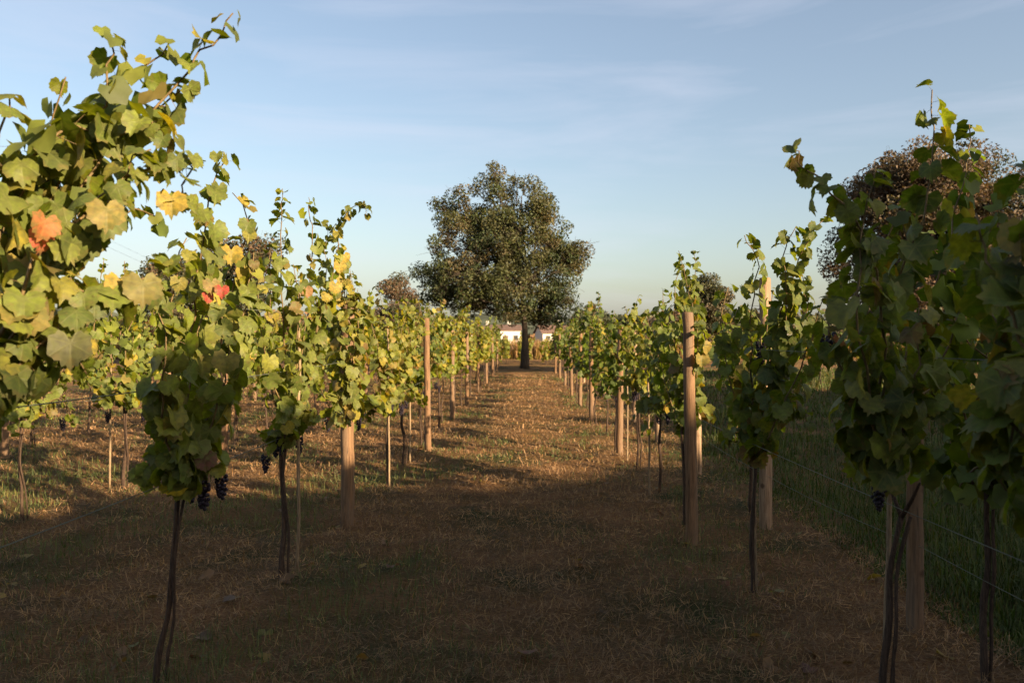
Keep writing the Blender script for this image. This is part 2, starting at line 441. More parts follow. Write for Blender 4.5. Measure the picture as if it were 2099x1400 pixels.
# ------------------------------------------------------------------ trees
def limb_path(a, b, wob, n=6, sag=0.0):
    a, b = np.asarray(a, float), np.asarray(b, float)
    u = np.linspace(0, 1, n)[:, None]
    p = a + (b - a) * u
    d = np.linalg.norm(b - a)
    o = rng.normal(0, wob * d, (n, 3)); o[0] = 0; o[-1] = 0
    p += o * np.sin(u * math.pi)
    p[:, 2] += (np.sin(u[:, 0] * math.pi) * sag * d)
    return p

LEAFQ = np.array([(-.5, 0, 0), (0, -.28, .06), (.5, 0, 0), (0, .28, .06)])
def scatter_leaves(mb, centers, size, cols, aspect=1.0):
    """leaf-shaped quads with random orientation"""
    n = len(centers)
    q = rng.normal(size=(n, 3)); q /= np.linalg.norm(q, axis=1)[:, None]
    r = rng.normal(size=(n, 3)); r -= q * np.sum(q * r, 1)[:, None]; r /= np.linalg.norm(r, axis=1)[:, None]
    b = np.cross(q, r)
    s = size if not np.isscalar(size) else np.full(n, size)
    v = centers[:, None, :] + (LEAFQ[None, :, 0, None] * r[:, None] + LEAFQ[None, :, 1, None] * aspect * b[:, None] + LEAFQ[None, :, 2, None] * q[:, None]) * s[:, None, None]
    f = np.arange(n * 4).reshape(n, 4)
    mb.add(v.reshape(-1, 3), f, np.repeat(cols, 4, 0), 0, False)

def tree(name, base, trunk_r, fork_z, lobes, n_clump, per, clump_r, leaf, palette, label, group=None, twig=0.015, sides=7, extra=None, dense=0.75):
    """lobes: (x,y,z,r) ellipsoid balls relative to the base; clumps fill them, limbs run to every clump"""
    root = empty(name, base)
    tag(root, label, 'tree', group)
    tb, cb = MB(), MB()
    lob = np.array(lobes, float)
    wt = lob[:, 3] ** 2.2; wt /= wt.sum()
    fork = np.array([0, 0, fork_z])
    top = lob[np.argmax(lob[:, 2])]
    leader = np.array([top[0] * .4, top[1] * .4, top[2] * 0.9])
    tp = smooth_path([(0, 0, -0.1), (0.03, 0, fork_z * .5), fork, (leader + fork) / 2 + rng.normal(0, .1, 3), leader], 14)
    tr = trunk_r * np.concatenate([[1.28, 1.08], np.linspace(1.0, 0.13, 12)])
    tube(tb, tp, tr, sides + 3, jitter=0.05)
    hubs = []
    for (x, y, z, r) in lob:
        c = np.array([x, y, z])
        zz = np.clip(fork_z + (z - fork_z) * rng.uniform(0.15, 0.5), fork_z * .85, leader[2])
        k = np.argmin(abs(tp[:, 2] - zz))
        path = limb_path(tp[k], c, 0.05, 7, rng.uniform(-.05, .1))
        r0 = min(tr[k] * .7, trunk_r * (0.16 + 0.12 * r))
        tube(tb, path, np.linspace(r0, r0 * .22, 7), sides, jitter=0.05)
        hubs.append((path, r0))
    li = rng.choice(len(lob), n_clump, p=wt)
    d = rng.normal(size=(n_clump, 3)); d /= np.linalg.norm(d, axis=1)[:, None]
    rad = lob[li, 3] * rng.uniform(0.1, 1.12, n_clump) ** 0.6
    cc = lob[li, :3] + d * rad[:, None] * np.array([1, 1, .88])
    cc[:, 2] = np.maximum(cc[:, 2], fork_z * .6)
    for i in range(n_clump):
        path, r0 = hubs[li[i]]
        k = rng.integers(3, 7)
        pp = limb_path(path[k], cc[i], 0.07, 4, 0.05)
        tube(tb, pp, np.linspace(max(r0 * .25, twig), twig * .6, 4), 4, cap=False)
        for _ in range(3):
            e = cc[i] + rng.normal(0, clump_r * .8, 3)
            tube(tb, limb_path(pp[2], e, .08, 3), [twig * .8, twig * .6, twig * .3], 3, cap=False)
    cr_ = clump_r * rng.uniform(.5, 1.7, n_clump)
    npc = np.maximum(6, (per * (cr_ / clump_r) ** 2 * rng.uniform(dense, 1.2, n_clump)).astype(int))
    ci = np.repeat(np.arange(n_clump), npc)
    n = len(ci)
    off = rng.normal(size=(n, 3)); off *= np.minimum(1, 1.75 / np.linalg.norm(off, axis=1))[:, None]
    off *= np.array([1, 1, .8]) * cr_[ci][:, None] * .62
    pts = cc[ci] + off
    pal = np.array(palette, float)
    cidx = np.clip(((vnoise(cc[:, 0] * .5 + 7, cc[:, 2] * .5 + cc[:, 1]) * len(pal)).astype(int)), 0, len(pal) - 1)
    cidx2 = np.where(rng.random(n) < .25, rng.integers(0, len(pal), n), cidx[ci])
    cols = pal[cidx2] * rng.uniform(.5, 1.0, (n, 1))
    scatter_leaves(cb, pts, leaf * rng.uniform(.65, 1.35, n), cols)
    if extra is not None:
        extra(tb)
    tb.build('trunk', M['oak_bark'], root)
    cr2 = cb.build('crown', M['oak_leaf'], root)
    return root

OAK = [(0.044, 0.062, 0.016), (0.056, 0.066, 0.018), (0.070, 0.070, 0.021), (0.090, 0.068, 0.025), (0.034, 0.052, 0.016), (0.048, 0.062, 0.018)]
BROWN = [(0.13, 0.078, 0.045), (0.10, 0.066, 0.042), (0.15, 0.088, 0.045), (0.08, 0.064, 0.036)]
DARKG = [(0.040, 0.050, 0.020), (0.052, 0.055, 0.022), (0.075, 0.058, 0.028), (0.035, 0.045, 0.022)]

TY = 42.0
def tl(px, py, r, dy=0.0):                 # a lobe of the lone tree, read off its outline
    p = at(px, py, TY)
    return (p[0] - TX, dy, p[2], r * 1.12)
TX = at(1075, 755, TY)[0]
oak_lobes = [tl(1035, 545, 1.6), tl(985, 480, 1.3, .6), tl(1020, 385, 1.15), tl(945, 430, 1.25, .4), tl(1110, 430, 1.3, -.6), tl(935, 500, 1.25, -1.0), tl(1130, 490, 1.2, .8),
             tl(1030, 470, 1.7, 1.4), tl(1050, 500, 1.6, -1.6), tl(905, 560, 1.35, .5), tl(960, 570, 1.6, -1.5), tl(1090, 570, 1.7, -1.2),
             tl(1150, 545, 1.2, .6), tl(1185, 515, .75, -.2), tl(1010, 585, 1.8, 1.8), tl(900, 610, 1.0, -.6), tl(960, 630, 1.0, .8),
             tl(1130, 620, 1.25, .4), tl(1040, 630, 1.2, -1.4), tl(1085, 640, 0.95, 1.2), tl(985, 370, .6, .2), tl(1060, 365, .65), tl(1165, 590, .8, -1.0)]
def bare_twigs(tb):
    for k in range(7):
        a = np.array(tl(1180 + rng.uniform(-10, 10), 525, 0)[:3]); b = np.array(tl(1205 + 28 * rng.random(), 487 + 45 * rng.random(), 0)[:3]) + rng.normal(0, .1, 3)
        tube(tb, limb_path(a, b, .08, 5), np.linspace(.022, .006, 5), 4, cap=False)
tree('oak_tree', (TX, TY, 0), 0.215, 2.35, oak_lobes, 450, 140, 0.38, 0.135, OAK,
     'tall lone oak with a broad dark crown at the end of the grassy path', extra=bare_twigs)

def ball_lobes(h, r, n, seed, low=0.3):
    g_ = np.random.default_rng(seed)
    o = [(0, 0, h - r * .55, r * .55)]
    for i in range(n):
        a = i / n * 6.283 + g_.uniform(-.3, .3)
        z = h * g_.uniform(low, .8)
        k = r * (.62 if z < h * .65 else .45)
        o.append((math.cos(a) * k, math.sin(a) * k, z, r * g_.uniform(.38, .55)))
    return o

p = at(1905, 693, 28)
tree('round_tree', (p[0] + .3, 28, 0), 0.2, 1.9, ball_lobes(8.8, 3.7, 15, 5, .36), 560, 230, 0.38, 0.11, BROWN[:2] + BROWN[3:] + DARKG[:1],
     'round russet-brown tree rising behind the tallest vine beside the path', dense=.6, twig=.01)
p = at(452, 693, 46)
tree('bushy_tree', (p[0], 46, 0), 0.2, 1.6, ball_lobes(8.0, 3.6, 10, 8, .25), 130, 110, 0.55, 0.22, DARKG + BROWN[:2],
     'broad dark bushy tree behind the vine rows, below the overhead cables')
p = at(352, 693, 55)
tree('bushy_tree', (p[0], 55, 0), 0.18, 1.6, ball_lobes(7.3, 3.0, 8, 9, .25), 90, 100, 0.55, 0.24, DARKG,
     'lower dark green tree touching the broad bushy tree, nearer the overhead cables')
p = at(800, 693, 70)
tree('small_tree', (p[0], 70, 0), 0.16, 1.8, ball_lobes(7.2, 2.4, 8, 21, .35), 90, 140, 0.5, 0.2, BROWN[:2] + DARKG[:3],
     'small rounded brown tree just beside the lone oak, behind the vines')
p = at(1452, 693, 60)
tree('small_tree', (p[0], 60, 0), 0.16, 1.8, ball_lobes(6.3, 2.0, 7, 22, .35), 80, 140, 0.5, 0.2, DARKG + BROWN[:1],
     'small dark tree peeping over the vines above the bright wooden post')
p = at(1212, 693, 95)
tree('small_tree', (p[0], 95, 0), 0.18, 1.8, ball_lobes(5.6, 2.6, 7, 23, .3), 60, 90, 0.6, 0.32, DARKG,
     'low dark tree far behind the vines on the bare-twig side of the oak')

# far woods at the edge of the fields: one mass
wb = MB()
cen, cls = [], []
for k in range(260):
    x = rng.uniform(-190, 210); y = rng.uniform(215, 260)
    h = rng.uniform(4, 9) * (0.7 + .6 * vnoise(np.array([x * .03]), np.array([3.0]))[0])
    if -25 < x < 22: h *= 0.62
    n = 150
    c = np.array([x, y, 0]) + rng.normal(size=(n, 3)) * np.array([2.6, 2.6, 0]) + np.array([0, 0, 1]) * (rng.random((n, 1)) ** .7 * h)
    cen.append(c)
    base = np.array((BROWN + DARKG + DARKG)[rng.integers(0, 12)])
    cls.append(np.repeat(base[None], n, 0) * rng.uniform(.7, 1.3, (n, 1)))
scatter_leaves(wb, np.concatenate(cen), rng.uniform(1.0, 2.2, 260 * 150), np.concatenate(cls), 1.6)
o = wb.build('far_woods', M['oak_leaf'])
tag(o, 'band of low brown and green woods along the horizon', 'woods', kind='stuff')

# unseen belt of trees, added behind the camera to shade the near ground
sb = MB()
cen = []
P0 = np.array([17.8, -16.1]); DR = np.array([.793, .610])
for t in np.arange(-40, 29, 1.7):
    bx, by = P0 + DR * t + rng.normal(0, .5, 2)
    h = 1.92 + .19 * bx - .247 * by + rng.uniform(-.35, .25)
    tube(sb, [(bx, by, -.1), (bx + .1, by, h * .4), (bx, by + .1, h * .85)], [.2, .15, .05], 6, (.08, .06, .045))
    n = 4200
    zq = rng.random(n) ** .8 * .97 + .03
    aq = rng.uniform(0, 6.283, n); rq = 1.9 * np.sqrt(rng.random(n)) * np.minimum(1, 3.2 * (1.0 - zq) ** .5 + .12)
    cen.append(np.stack([bx + rq * np.cos(aq), by + rq * np.sin(aq), zq * h], -1))
for bx, by, h in ((5.5, -.9, 3.75), (5.0, -2.3, 3.9), (6.6, -2.0, 4.1)):      # unseen bushy crowns, added to shade the nearest greener vines
    tube(sb, [(bx, by, -.1), (bx + .05, by, h * .4), (bx, by + .05, h * .85)], [.09, .07, .03], 6, (.08, .06, .045))
    zq = rng.random(2600) ** .8 * .97 + .03
    aq = rng.uniform(0, 6.283, 2600); rq = 1.25 * np.sqrt(rng.random(2600)) * np.minimum(1, 2.6 * (1.0 - zq) ** .5 + .1)
    cen.append(np.stack([bx + rq * np.cos(aq), by + rq * np.sin(aq), zq * h], -1))
for t in np.arange(-8, 17, 1.4):                 # unseen hedge, added out of frame to shade the tall grass
    bx, by = 15.2 + rng.normal(0, .4), t
    h = rng.uniform(5.1, 5.8)
    tube(sb, [(bx, by, -.1), (bx + .1, by, h * .4), (bx, by + .1, h * .85)], [.12, .1, .04], 6, (.08, .06, .045))
    q = rng.normal(size=(1500, 3)); q /= np.linalg.norm(q, axis=1)[:, None]
    q *= (rng.random((1500, 1)) ** .4)
    cen.append(np.array([bx, by, h * .5]) + q * np.array([1.3, 1.3, h * .5]))
cen = np.concatenate(cen)
scatter_leaves(sb, cen, rng.uniform(.3, .6, len(cen)), np.array(DARKG)[rng.integers(0, 4, len(cen))] * 1.2, 1.5)
o = sb.build('wood', M['oak_leaf'])
tag(o, 'unseen trees and hedge added out of view to shade the near ground', 'woods', kind='stuff')

# ------------------------------------------------------------------ houses far beyond the oak
def house(loc, sx, sy, h, rh, rz, label, nwin):
    root = empty('farmhouse', loc, rz)
    tag(root, label, 'house', 'white houses beyond the fields')
    a, b = sx / 2, sy / 2
    wv = [(-a, -b, -.1), (a, -b, -.1), (a, b, -.1), (-a, b, -.1), (-a, -b, h), (a, -b, h), (a, b, h), (-a, b, h), (-a, 0, h + rh), (a, 0, h + rh)]
    MB().add(wv, [(0, 1, 5, 4), (2, 3, 7, 6), (1, 2, 6, 9, 5), (3, 0, 4, 8, 7)]).build('wall', M['wall'], root)
    e, t = .45, .16
    k = rh / b
    rv = []
    for z0 in (0.02, t):
        rv += [(-a - e, -b - e, h - e * k + z0), (a + e, -b - e, h - e * k + z0), (a + e, 0, h + rh + z0), (-a - e, 0, h + rh + z0), (a + e, b + e, h - e * k + z0), (-a - e, b + e, h - e * k + z0)]
    rf = MB().add(rv, [(6, 7, 8, 9), (9, 8, 10, 11), (0, 3, 2, 1), (3, 5, 4, 2), (0, 1, 7, 6), (4, 5, 11, 10), (1, 2, 8, 7), (2, 4, 10, 8), (0, 6, 9, 3), (3, 9, 11, 5)]).build('roof', M['roof'], root)
    c = MB(); bx_(c, (a * .4, b * .3, h + rh * .6), (.6, .6, rh * .9 + .6)); c.build('chimney', M['wall'], rf)
    for i in range(nwin):
        x = -a + sx * (i + .5) / nwin
        if i == nwin // 2:
            d_ = MB(); bx_(d_, (x, -b - .03, 0), (1.1, .1, 2.1)); d_.build('door', M['door'], root)
            continue
        w_ = MB(); bx_(w_, (x, -b - .02, 1.0), (1.15, .1, 1.25)); wo = w_.build('window', M['wall'], root)
        g_ = MB(); bx_(g_, (x, -b - .06, 1.1), (.95, .06, 1.05)); g_.build('pane', M['glass'], wo)

def bx_(mb, c, s, col=(1, 1, 1)):
    x, y, z = c; a, b, h = s[0] / 2, s[1] / 2, s[2]
    v = [(x - a, y - b, z), (x + a, y - b, z), (x + a, y + b, z), (x - a, y + b, z), (x - a, y - b, z + h), (x + a, y - b, z + h), (x + a, y + b, z + h), (x - a, y + b, z + h)]
    mb.add(v, [(0, 3, 2, 1), (4, 5, 6, 7), (0, 1, 5, 4), (1, 2, 6, 5), (2, 3, 7, 6), (3, 0, 4, 7)], col)

p = at(1032, 693, 170); house((p[0], 170, 0), 6.5, 7, 3.3, 1.0, .15, 'white farmhouse seen low between the oak trunk and the vines', 3)
p = at(985, 693, 185); house((p[0], 185, 0), 7, 6, 3.0, 1.3, -.2, 'white house half hidden by vines beside the larger farmhouse', 3)
p = at(1135, 693, 190); house((p[0], 190, 0), 7.5, 6, 2.9, 1.6, .3, 'pale house with tiled roof on the bare-twig side of the oak trunk', 3)
p = at(1594, 693, 175); house((p[0], 175, 0), 6, 6, 3.0, 1.2, -.4, 'white house beyond the dry maize field, behind the pale post', 3)

# ------------------------------------------------------------------ blades: grasses and maize
def blades(mb, x, y, z, length, width, tilt, azim, cols, bend=.35):
    """curved strips of one quad and a tip triangle"""
    n = len(x)
    d = np.stack([np.cos(azim) * np.cos(tilt), np.sin(azim) * np.cos(tilt), np.sin(tilt)], -1)
    sA = azim + np.pi / 2 + rng.normal(0, .5, n)
    s = np.stack([np.cos(sA), np.sin(sA), rng.normal(0, .3, n)], -1)
    b = np.stack([x, y, z], -1)
    mid = b + d * (length * .55)[:, None]
    tip = b + d * length[:, None]
    tip[:, 2] -= length * bend * np.cos(tilt) * rng.uniform(0, 1, n)
    tip[:, 2] = np.maximum(tip[:, 2], z + .004)
    sw = s * (width / 2)[:, None]
    v = np.stack([b - sw, b + sw, mid + sw * .8, mid - sw * .8, tip], 1).reshape(-1, 3)
    k = np.arange(n)[:, None] * 5
    mb.add(v, np.concatenate([k, k + 1, k + 2, k + 3], 1), np.repeat(cols, 5, 0))
    mb.loop.append((np.concatenate([k + 3, k + 2, k + 4], 1) + mb.n - n * 5).ravel().astype(np.int32))
    mb.tot.append(np.full(n, 3, np.int32)); mb.m.append(np.zeros(n, np.int32)); mb.sm.append(np.zeros(n, bool))

def spread(n, y0, y1, power=2.0, xl=-.70, xr=.66, xmin=-14, xmax=9):
    """points over the ground in view, denser near the viewer"""
    u = rng.random(n)
    e = 2 - power
    y = y0 * (y1 / y0) ** u if abs(e) < 1e-6 else (y0 ** e + u * (y1 ** e - y0 ** e)) ** (1 / e)
    x = rng.uniform(xl, xr, n) * (y + .6)
    k = (x > xmin) & (x < xmax)
    return x[k], y[k]

STRAW = np.array([(0.43, 0.24, 0.108), (0.34, 0.182, 0.08), (0.50, 0.305, 0.145), (0.27, 0.14, 0.064), (0.33, 0.20, 0.105), (0.19, 0.115, 0.058)])
GREEN = np.array([(0.085, 0.115, 0.028), (0.115, 0.135, 0.036), (0.065, 0.10, 0.026), (0.16, 0.15, 0.045)])
def green_mask(x, y):
    m_ = vnoise(x * .9 + 40, y * .55 + 5) * .6 + vnoise(x * 2.6 + 3, y * 1.7) * .4
    track = np.exp(-((x + .12) / .62) ** 2)                     # worn middle of the path carries hay
    return m_ - .22 * track

x, y = spread(340000, 1.5, 34, 1.75)
keep = (green_mask(x, y) < rng.normal(.60, .10, len(x))) & (x < 2.5)
x, y = x[keep], y[keep]; n = len(x)
clump = vnoise(x * 2.2 + 11, y * 3.4)
sb_ = MB()
blades(sb_, x, y, ground_z(x, y) + rng.uniform(0, .03, n) * clump * 2, rng.uniform(.02, .09, n), np.maximum(.0026, .0007 * y) * rng.uniform(.7, 1.4, n),
       np.where(rng.random(n) < .45, rng.uniform(.35, 1.3, n), np.abs(rng.normal(.10, .2, n))), rng.normal(.2, 1.1, n) + np.where(rng.random(n) < .5, math.pi, 0),
       STRAW[rng.integers(0, 6, n)] * rng.uniform(.45, .80, (n, 1)))
o = sb_.build('mown_hay', M['grass'])
tag(o, 'dry mown hay and straw lying over the path and under the vines', 'hay', kind='stuff')

x, y = spread(150000, 1.5, 34, 1.75)
keep = (green_mask(x, y) > rng.normal(.545, .08, len(x))) & (x < 2.6)
x, y = x[keep], y[keep]; n = len(x)
gb = MB()
tuft = np.clip((green_mask(x, y) - .5) * 5, 0, 1.2) + .6 * np.exp(-((np.abs(x + .15) - 1.43) / .22) ** 2) * vnoise(x * 3, y * 2.2 + 77)
blades(gb, x, y, ground_z(x, y), rng.uniform(.025, .075, n) * (1 + .6 * tuft), np.maximum(.003, .0007 * y) * rng.uniform(.7, 1.3, n),
       rng.uniform(.5, 1.5, n), rng.uniform(0, 6.283, n), GREEN[rng.integers(0, 4, n)] * rng.uniform(.5, .95, (n, 1)), .6)
o = gb.build('short_grass', M['grass'])
tag(o, 'short green grass growing through the mown hay', 'grass', kind='stuff')

# lush tall grass on the shaded side of the double row
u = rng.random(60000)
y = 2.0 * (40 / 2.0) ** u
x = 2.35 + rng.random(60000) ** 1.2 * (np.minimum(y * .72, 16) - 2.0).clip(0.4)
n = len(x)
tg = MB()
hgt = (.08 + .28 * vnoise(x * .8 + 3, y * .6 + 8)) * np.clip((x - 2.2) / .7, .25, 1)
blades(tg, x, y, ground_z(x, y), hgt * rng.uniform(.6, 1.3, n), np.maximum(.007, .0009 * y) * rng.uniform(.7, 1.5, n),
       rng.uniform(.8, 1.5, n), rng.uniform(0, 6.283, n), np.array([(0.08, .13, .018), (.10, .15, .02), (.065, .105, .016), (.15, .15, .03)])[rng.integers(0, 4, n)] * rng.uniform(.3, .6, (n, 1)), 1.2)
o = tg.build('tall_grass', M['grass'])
tag(o, 'lush tall green grass beside the double row of posts', 'grass', kind='stuff')

# dry maize field across the far side
n = 42000
y = rng.uniform(60, 84, n); x = rng.uniform(-42, 52, n)
y = np.where(rng.random(n) < .5, 60 + rng.random(n) * 3, y)
mz = MB()
k = rng.random(n) < .35
blades(mz, x, y, 0 * x, np.where(k, rng.uniform(1.4, 1.85, n), rng.uniform(.9, 1.6, n)), rng.uniform(.05, .1, n), rng.uniform(1.15, 1.55, n), rng.uniform(0, 6.283, n),
       np.array([(.22, .14, .05), (.18, .095, .04), (.2, .155, .045), (.15, .08, .04)])[rng.integers(0, 4, n)] * rng.uniform(.75, 1.2, (n, 1)), .9)
o = mz.build('maize_field', M['grass'])
tag(o, 'dry golden maize field stretching behind the vineyard', 'maize', kind='stuff')

# ------------------------------------------------------------------ grape leaves
HALF = [(0, 1.0), (9, .90), (17, .90), (26, .80), (36, .83), (47, .90), (57, .84), (68, .82), (80, .73), (93, .76), (108, .75), (124, .66), (142, .60), (158, .46), (172, .16)]
def leaf_template(seed, low=False):
    g_ = np.random.default_rng(seed)
    if low:
        half = [(0, 1.0), (26, .80), (48, .90), (80, .73), (104, .76), (142, .60)]
        pol = [(a, r) for a, r in half] + [(-a, r) for a, r in reversed(half[1:])]
        pol.insert(6, (180, .05))
    else:
        pol = [(a + g_.uniform(-2, 2), r * g_.uniform(.95, 1.05) * (1.05, .93)[q % 2]) for q, (a, r) in enumerate(HALF)] + [(-a + g_.uniform(-2, 2), r * g_.uniform(.95, 1.05) * (1.05, .93)[q % 2]) for q, (a, r) in reversed(list(enumerate(HALF))[1:])]
    th = np.radians([a for a, _ in pol]); rr = np.array([r for _, r in pol])
    n = len(pol)
    fold = g_.uniform(-.3, 1.0); droop = g_.uniform(.05, .85); ph = g_.uniform(0, 6.28); wav = g_.uniform(.06, .22); tw = g_.uniform(-.35, .35)
    def lift(x, y):
        r2 = x * x + y * y
        t_ = np.arctan2(x, y)
        return fold * np.abs(x) * .6 - droop * r2 * .55 + tw * x * y + wav * np.sin(3 * t_ + ph) * r2 + .04 * np.sin(9 * x + ph) * r2
    ox, oy = np.sin(th) * rr, np.cos(th) * rr
    if low:
        X = np.concatenate([[0], ox]); Y = np.concatenate([[0], oy])
        f = [(0, 1 + i, 1 + (i + 1) % n) for i in range(n)]
    else:
        m_ = n
        X = np.concatenate([[0], ox * .52, ox]); Y = np.concatenate([[0], oy * .52, oy])
        f = []
        inner = list(range(1, n + 1)); outer = list(range(n + 1, 2 * n + 1))
        keep_ = list(range(0, n, 2))
        for i in range(n - 1):
            a_, b_ = i, i + 1
            ka, kb = (a_ // 2) * 2, (b_ // 2) * 2
            if ka != kb: f.append((inner[ka], outer[a_], outer[b_])); f.append((inner[ka], outer[b_], inner[kb]))
            else: f.append((inner[ka], outer[a_], outer[b_]))
        ka = ((n - 1) // 2) * 2
        f.append((inner[ka], outer[n - 1], outer[0])); f.append((inner[ka], outer[0], inner[0]))
        for q in range(len(keep_)):
            f.append((0, inner[keep_[q]], inner[keep_[(q + 1) % len(keep_)]]))
    Z = lift(X, Y)
    # the petiole starts at the origin; the blade is joined to its end
    J = np.array([0, .42, .60])
    v = np.stack([X, Y, Z], -1) + J
    used = sorted({i for t in f for i in t})
    rm = {o_: i for i, o_ in enumerate(used)}
    v = v[used]; f = [tuple(rm[i] for i in t) for t in f]
    vein = np.stack([X, Y, 0 * X], -1)[used]
    nb = len(v)
    w_ = .022
    for q in range(3):
        a_ = q * 2.094
        v = np.vstack([v, [(w_ * math.cos(a_), 0, w_ * math.sin(a_))], [J + np.array([w_ * math.cos(a_), -.02, w_ * math.sin(a_)])]])
        vein = np.vstack([vein, [(0, .001, 0)], [(0, .001, 0)]])
    pf = [(nb + 2 * q, nb + 2 * ((q + 1) % 3), nb + 2 * ((q + 1) % 3) + 1, nb + 2 * q + 1) for q in range(3)]
    return v, f, pf, vein

LEAF_MESH = []
for s_ in range(12):
    v, f, pf, vein = leaf_template(100 + s_)
    mb = MB(); mb.add(v, f, (1, 1, 1), 0, True); mb.add(v, pf, (1, 1, 1), 1, True)
    # (petiole faces share the same vertex block)
    mb.loop[1] -= len(v); mb.v.pop(); mb.c.pop(); mb.n = len(v)
    me = mb.mesh('leaf', [M['leaf_object'], M['cane']])
    a_ = me.attributes.new('vein', 'FLOAT_VECTOR', 'POINT')
    a_.data.foreach_set('vector', vein.astype(np.float32).ravel())
    LEAF_MESH.append(me)
LOW = [leaf_template(300 + s_, True) for s_ in range(6)]

PAL = {   # leaf colour and how often it occurs
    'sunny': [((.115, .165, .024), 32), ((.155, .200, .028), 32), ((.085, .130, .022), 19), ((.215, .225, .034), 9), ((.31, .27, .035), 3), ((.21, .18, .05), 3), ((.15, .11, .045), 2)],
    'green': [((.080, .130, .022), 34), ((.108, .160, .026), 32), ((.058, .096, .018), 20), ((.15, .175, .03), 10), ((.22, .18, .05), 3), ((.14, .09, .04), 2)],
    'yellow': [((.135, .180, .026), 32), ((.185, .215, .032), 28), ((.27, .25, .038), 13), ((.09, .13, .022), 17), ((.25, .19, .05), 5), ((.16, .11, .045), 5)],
}
def pick_cols(pal, n):
    p_ = PAL[pal]
    w_ = np.array([b for _, b in p_], float); w_ /= w_.sum()
    c = np.array([a for a, _ in p_])[rng.choice(len(p_), n, p=w_)]
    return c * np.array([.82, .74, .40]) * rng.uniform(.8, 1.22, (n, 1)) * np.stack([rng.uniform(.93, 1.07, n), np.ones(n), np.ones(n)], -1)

def shoot_nodes(path, gap, size, xrow, tipf=.58, start=0.0, lat=True):
    gap, size = gap * .44, size * .94
    """leaf nodes along one shoot: (position, normal, tip direction, size)"""
    seg = np.linalg.norm(np.diff(path, axis=0), axis=1)
    s = np.concatenate([[0], np.cumsum(seg)])
    n = max(2, int(s[-1] * (1 - start) / gap))
    o = []
    side = 1 if rng.random() < .5 else -1
    base_a = rng.uniform(0, 6.283)
    for k in range(n):
        u = s[-1] * (start + (1 - start) * (k + rng.uniform(.1, .9)) / n)
        pt = np.array([np.interp(u, s, path[:, i]) for i in range(3)])
        f = u / s[-1]
        sz = size * (1 - (1 - tipf) * max(0, (f - .55) / .45) ** 1.3) * rng.uniform(.72, 1.2)
        side = -side
        a = base_a + (0 if side > 0 else math.pi) + rng.normal(0, .75)
        h = np.array([math.cos(a), math.sin(a), 0])
        h[0] += .55 * np.sign(pt[0] - xrow + 1e-6) * min(1, abs(pt[0] - xrow) * 4)
        h[0] += .25                               # leaves turn towards the light
        h /= np.linalg.norm(h)
        el = rng.normal(.35, .5) + (.25 if f > .85 else 0)
        nrm = h * math.cos(el) + np.array([0, 0, math.sin(el)])
        tip = np.array([0, 0, -1.0]) + h * .35 + rng.normal(0, .48, 3)
        o.append((pt, nrm, tip, sz))
    return o

def leaf_frames(nodes):
    P = np.array([a[0] for a in nodes]); N = np.array([a[1] for a in nodes]); T = np.array([a[2] for a in nodes]); S = np.array([a[3] for a in nodes])
    N /= np.linalg.norm(N, axis=1)[:, None]
    T -= N * np.sum(N * T, 1)[:, None]; T /= np.linalg.norm(T, axis=1)[:, None] + 1e-9
    X = np.cross(T, N)
    return P, X, T, N, S

def cluster_mesh(seed):
    g_ = np.random.default_rng(seed)
    mb = MB()
    n = 38
    for i in range(n):
        u = (i + .5) / n
        r = .030 * (1 - u) ** .6 + .004
        a = i * 2.4
        c = np.array([math.cos(a) * r * g_.uniform(.6, 1), math.sin(a) * r * g_.uniform(.6, 1), -.03 - .12 * u]) + g_.normal(0, .003, 3)
        mb.add(ICO[0] * .0108 * g_.uniform(.85, 1.15) + c, ICO[1], (1, 1, 1), 0, True)
    tube(mb, [(0, 0, .02), (0, 0, -.08)], .003, 4, mat=1)
    return mb.mesh('grape_cluster', [M['grape'], M['cane']])
CLUSTERS = [cluster_mesh(s_) for s_ in (1, 2, 3)]

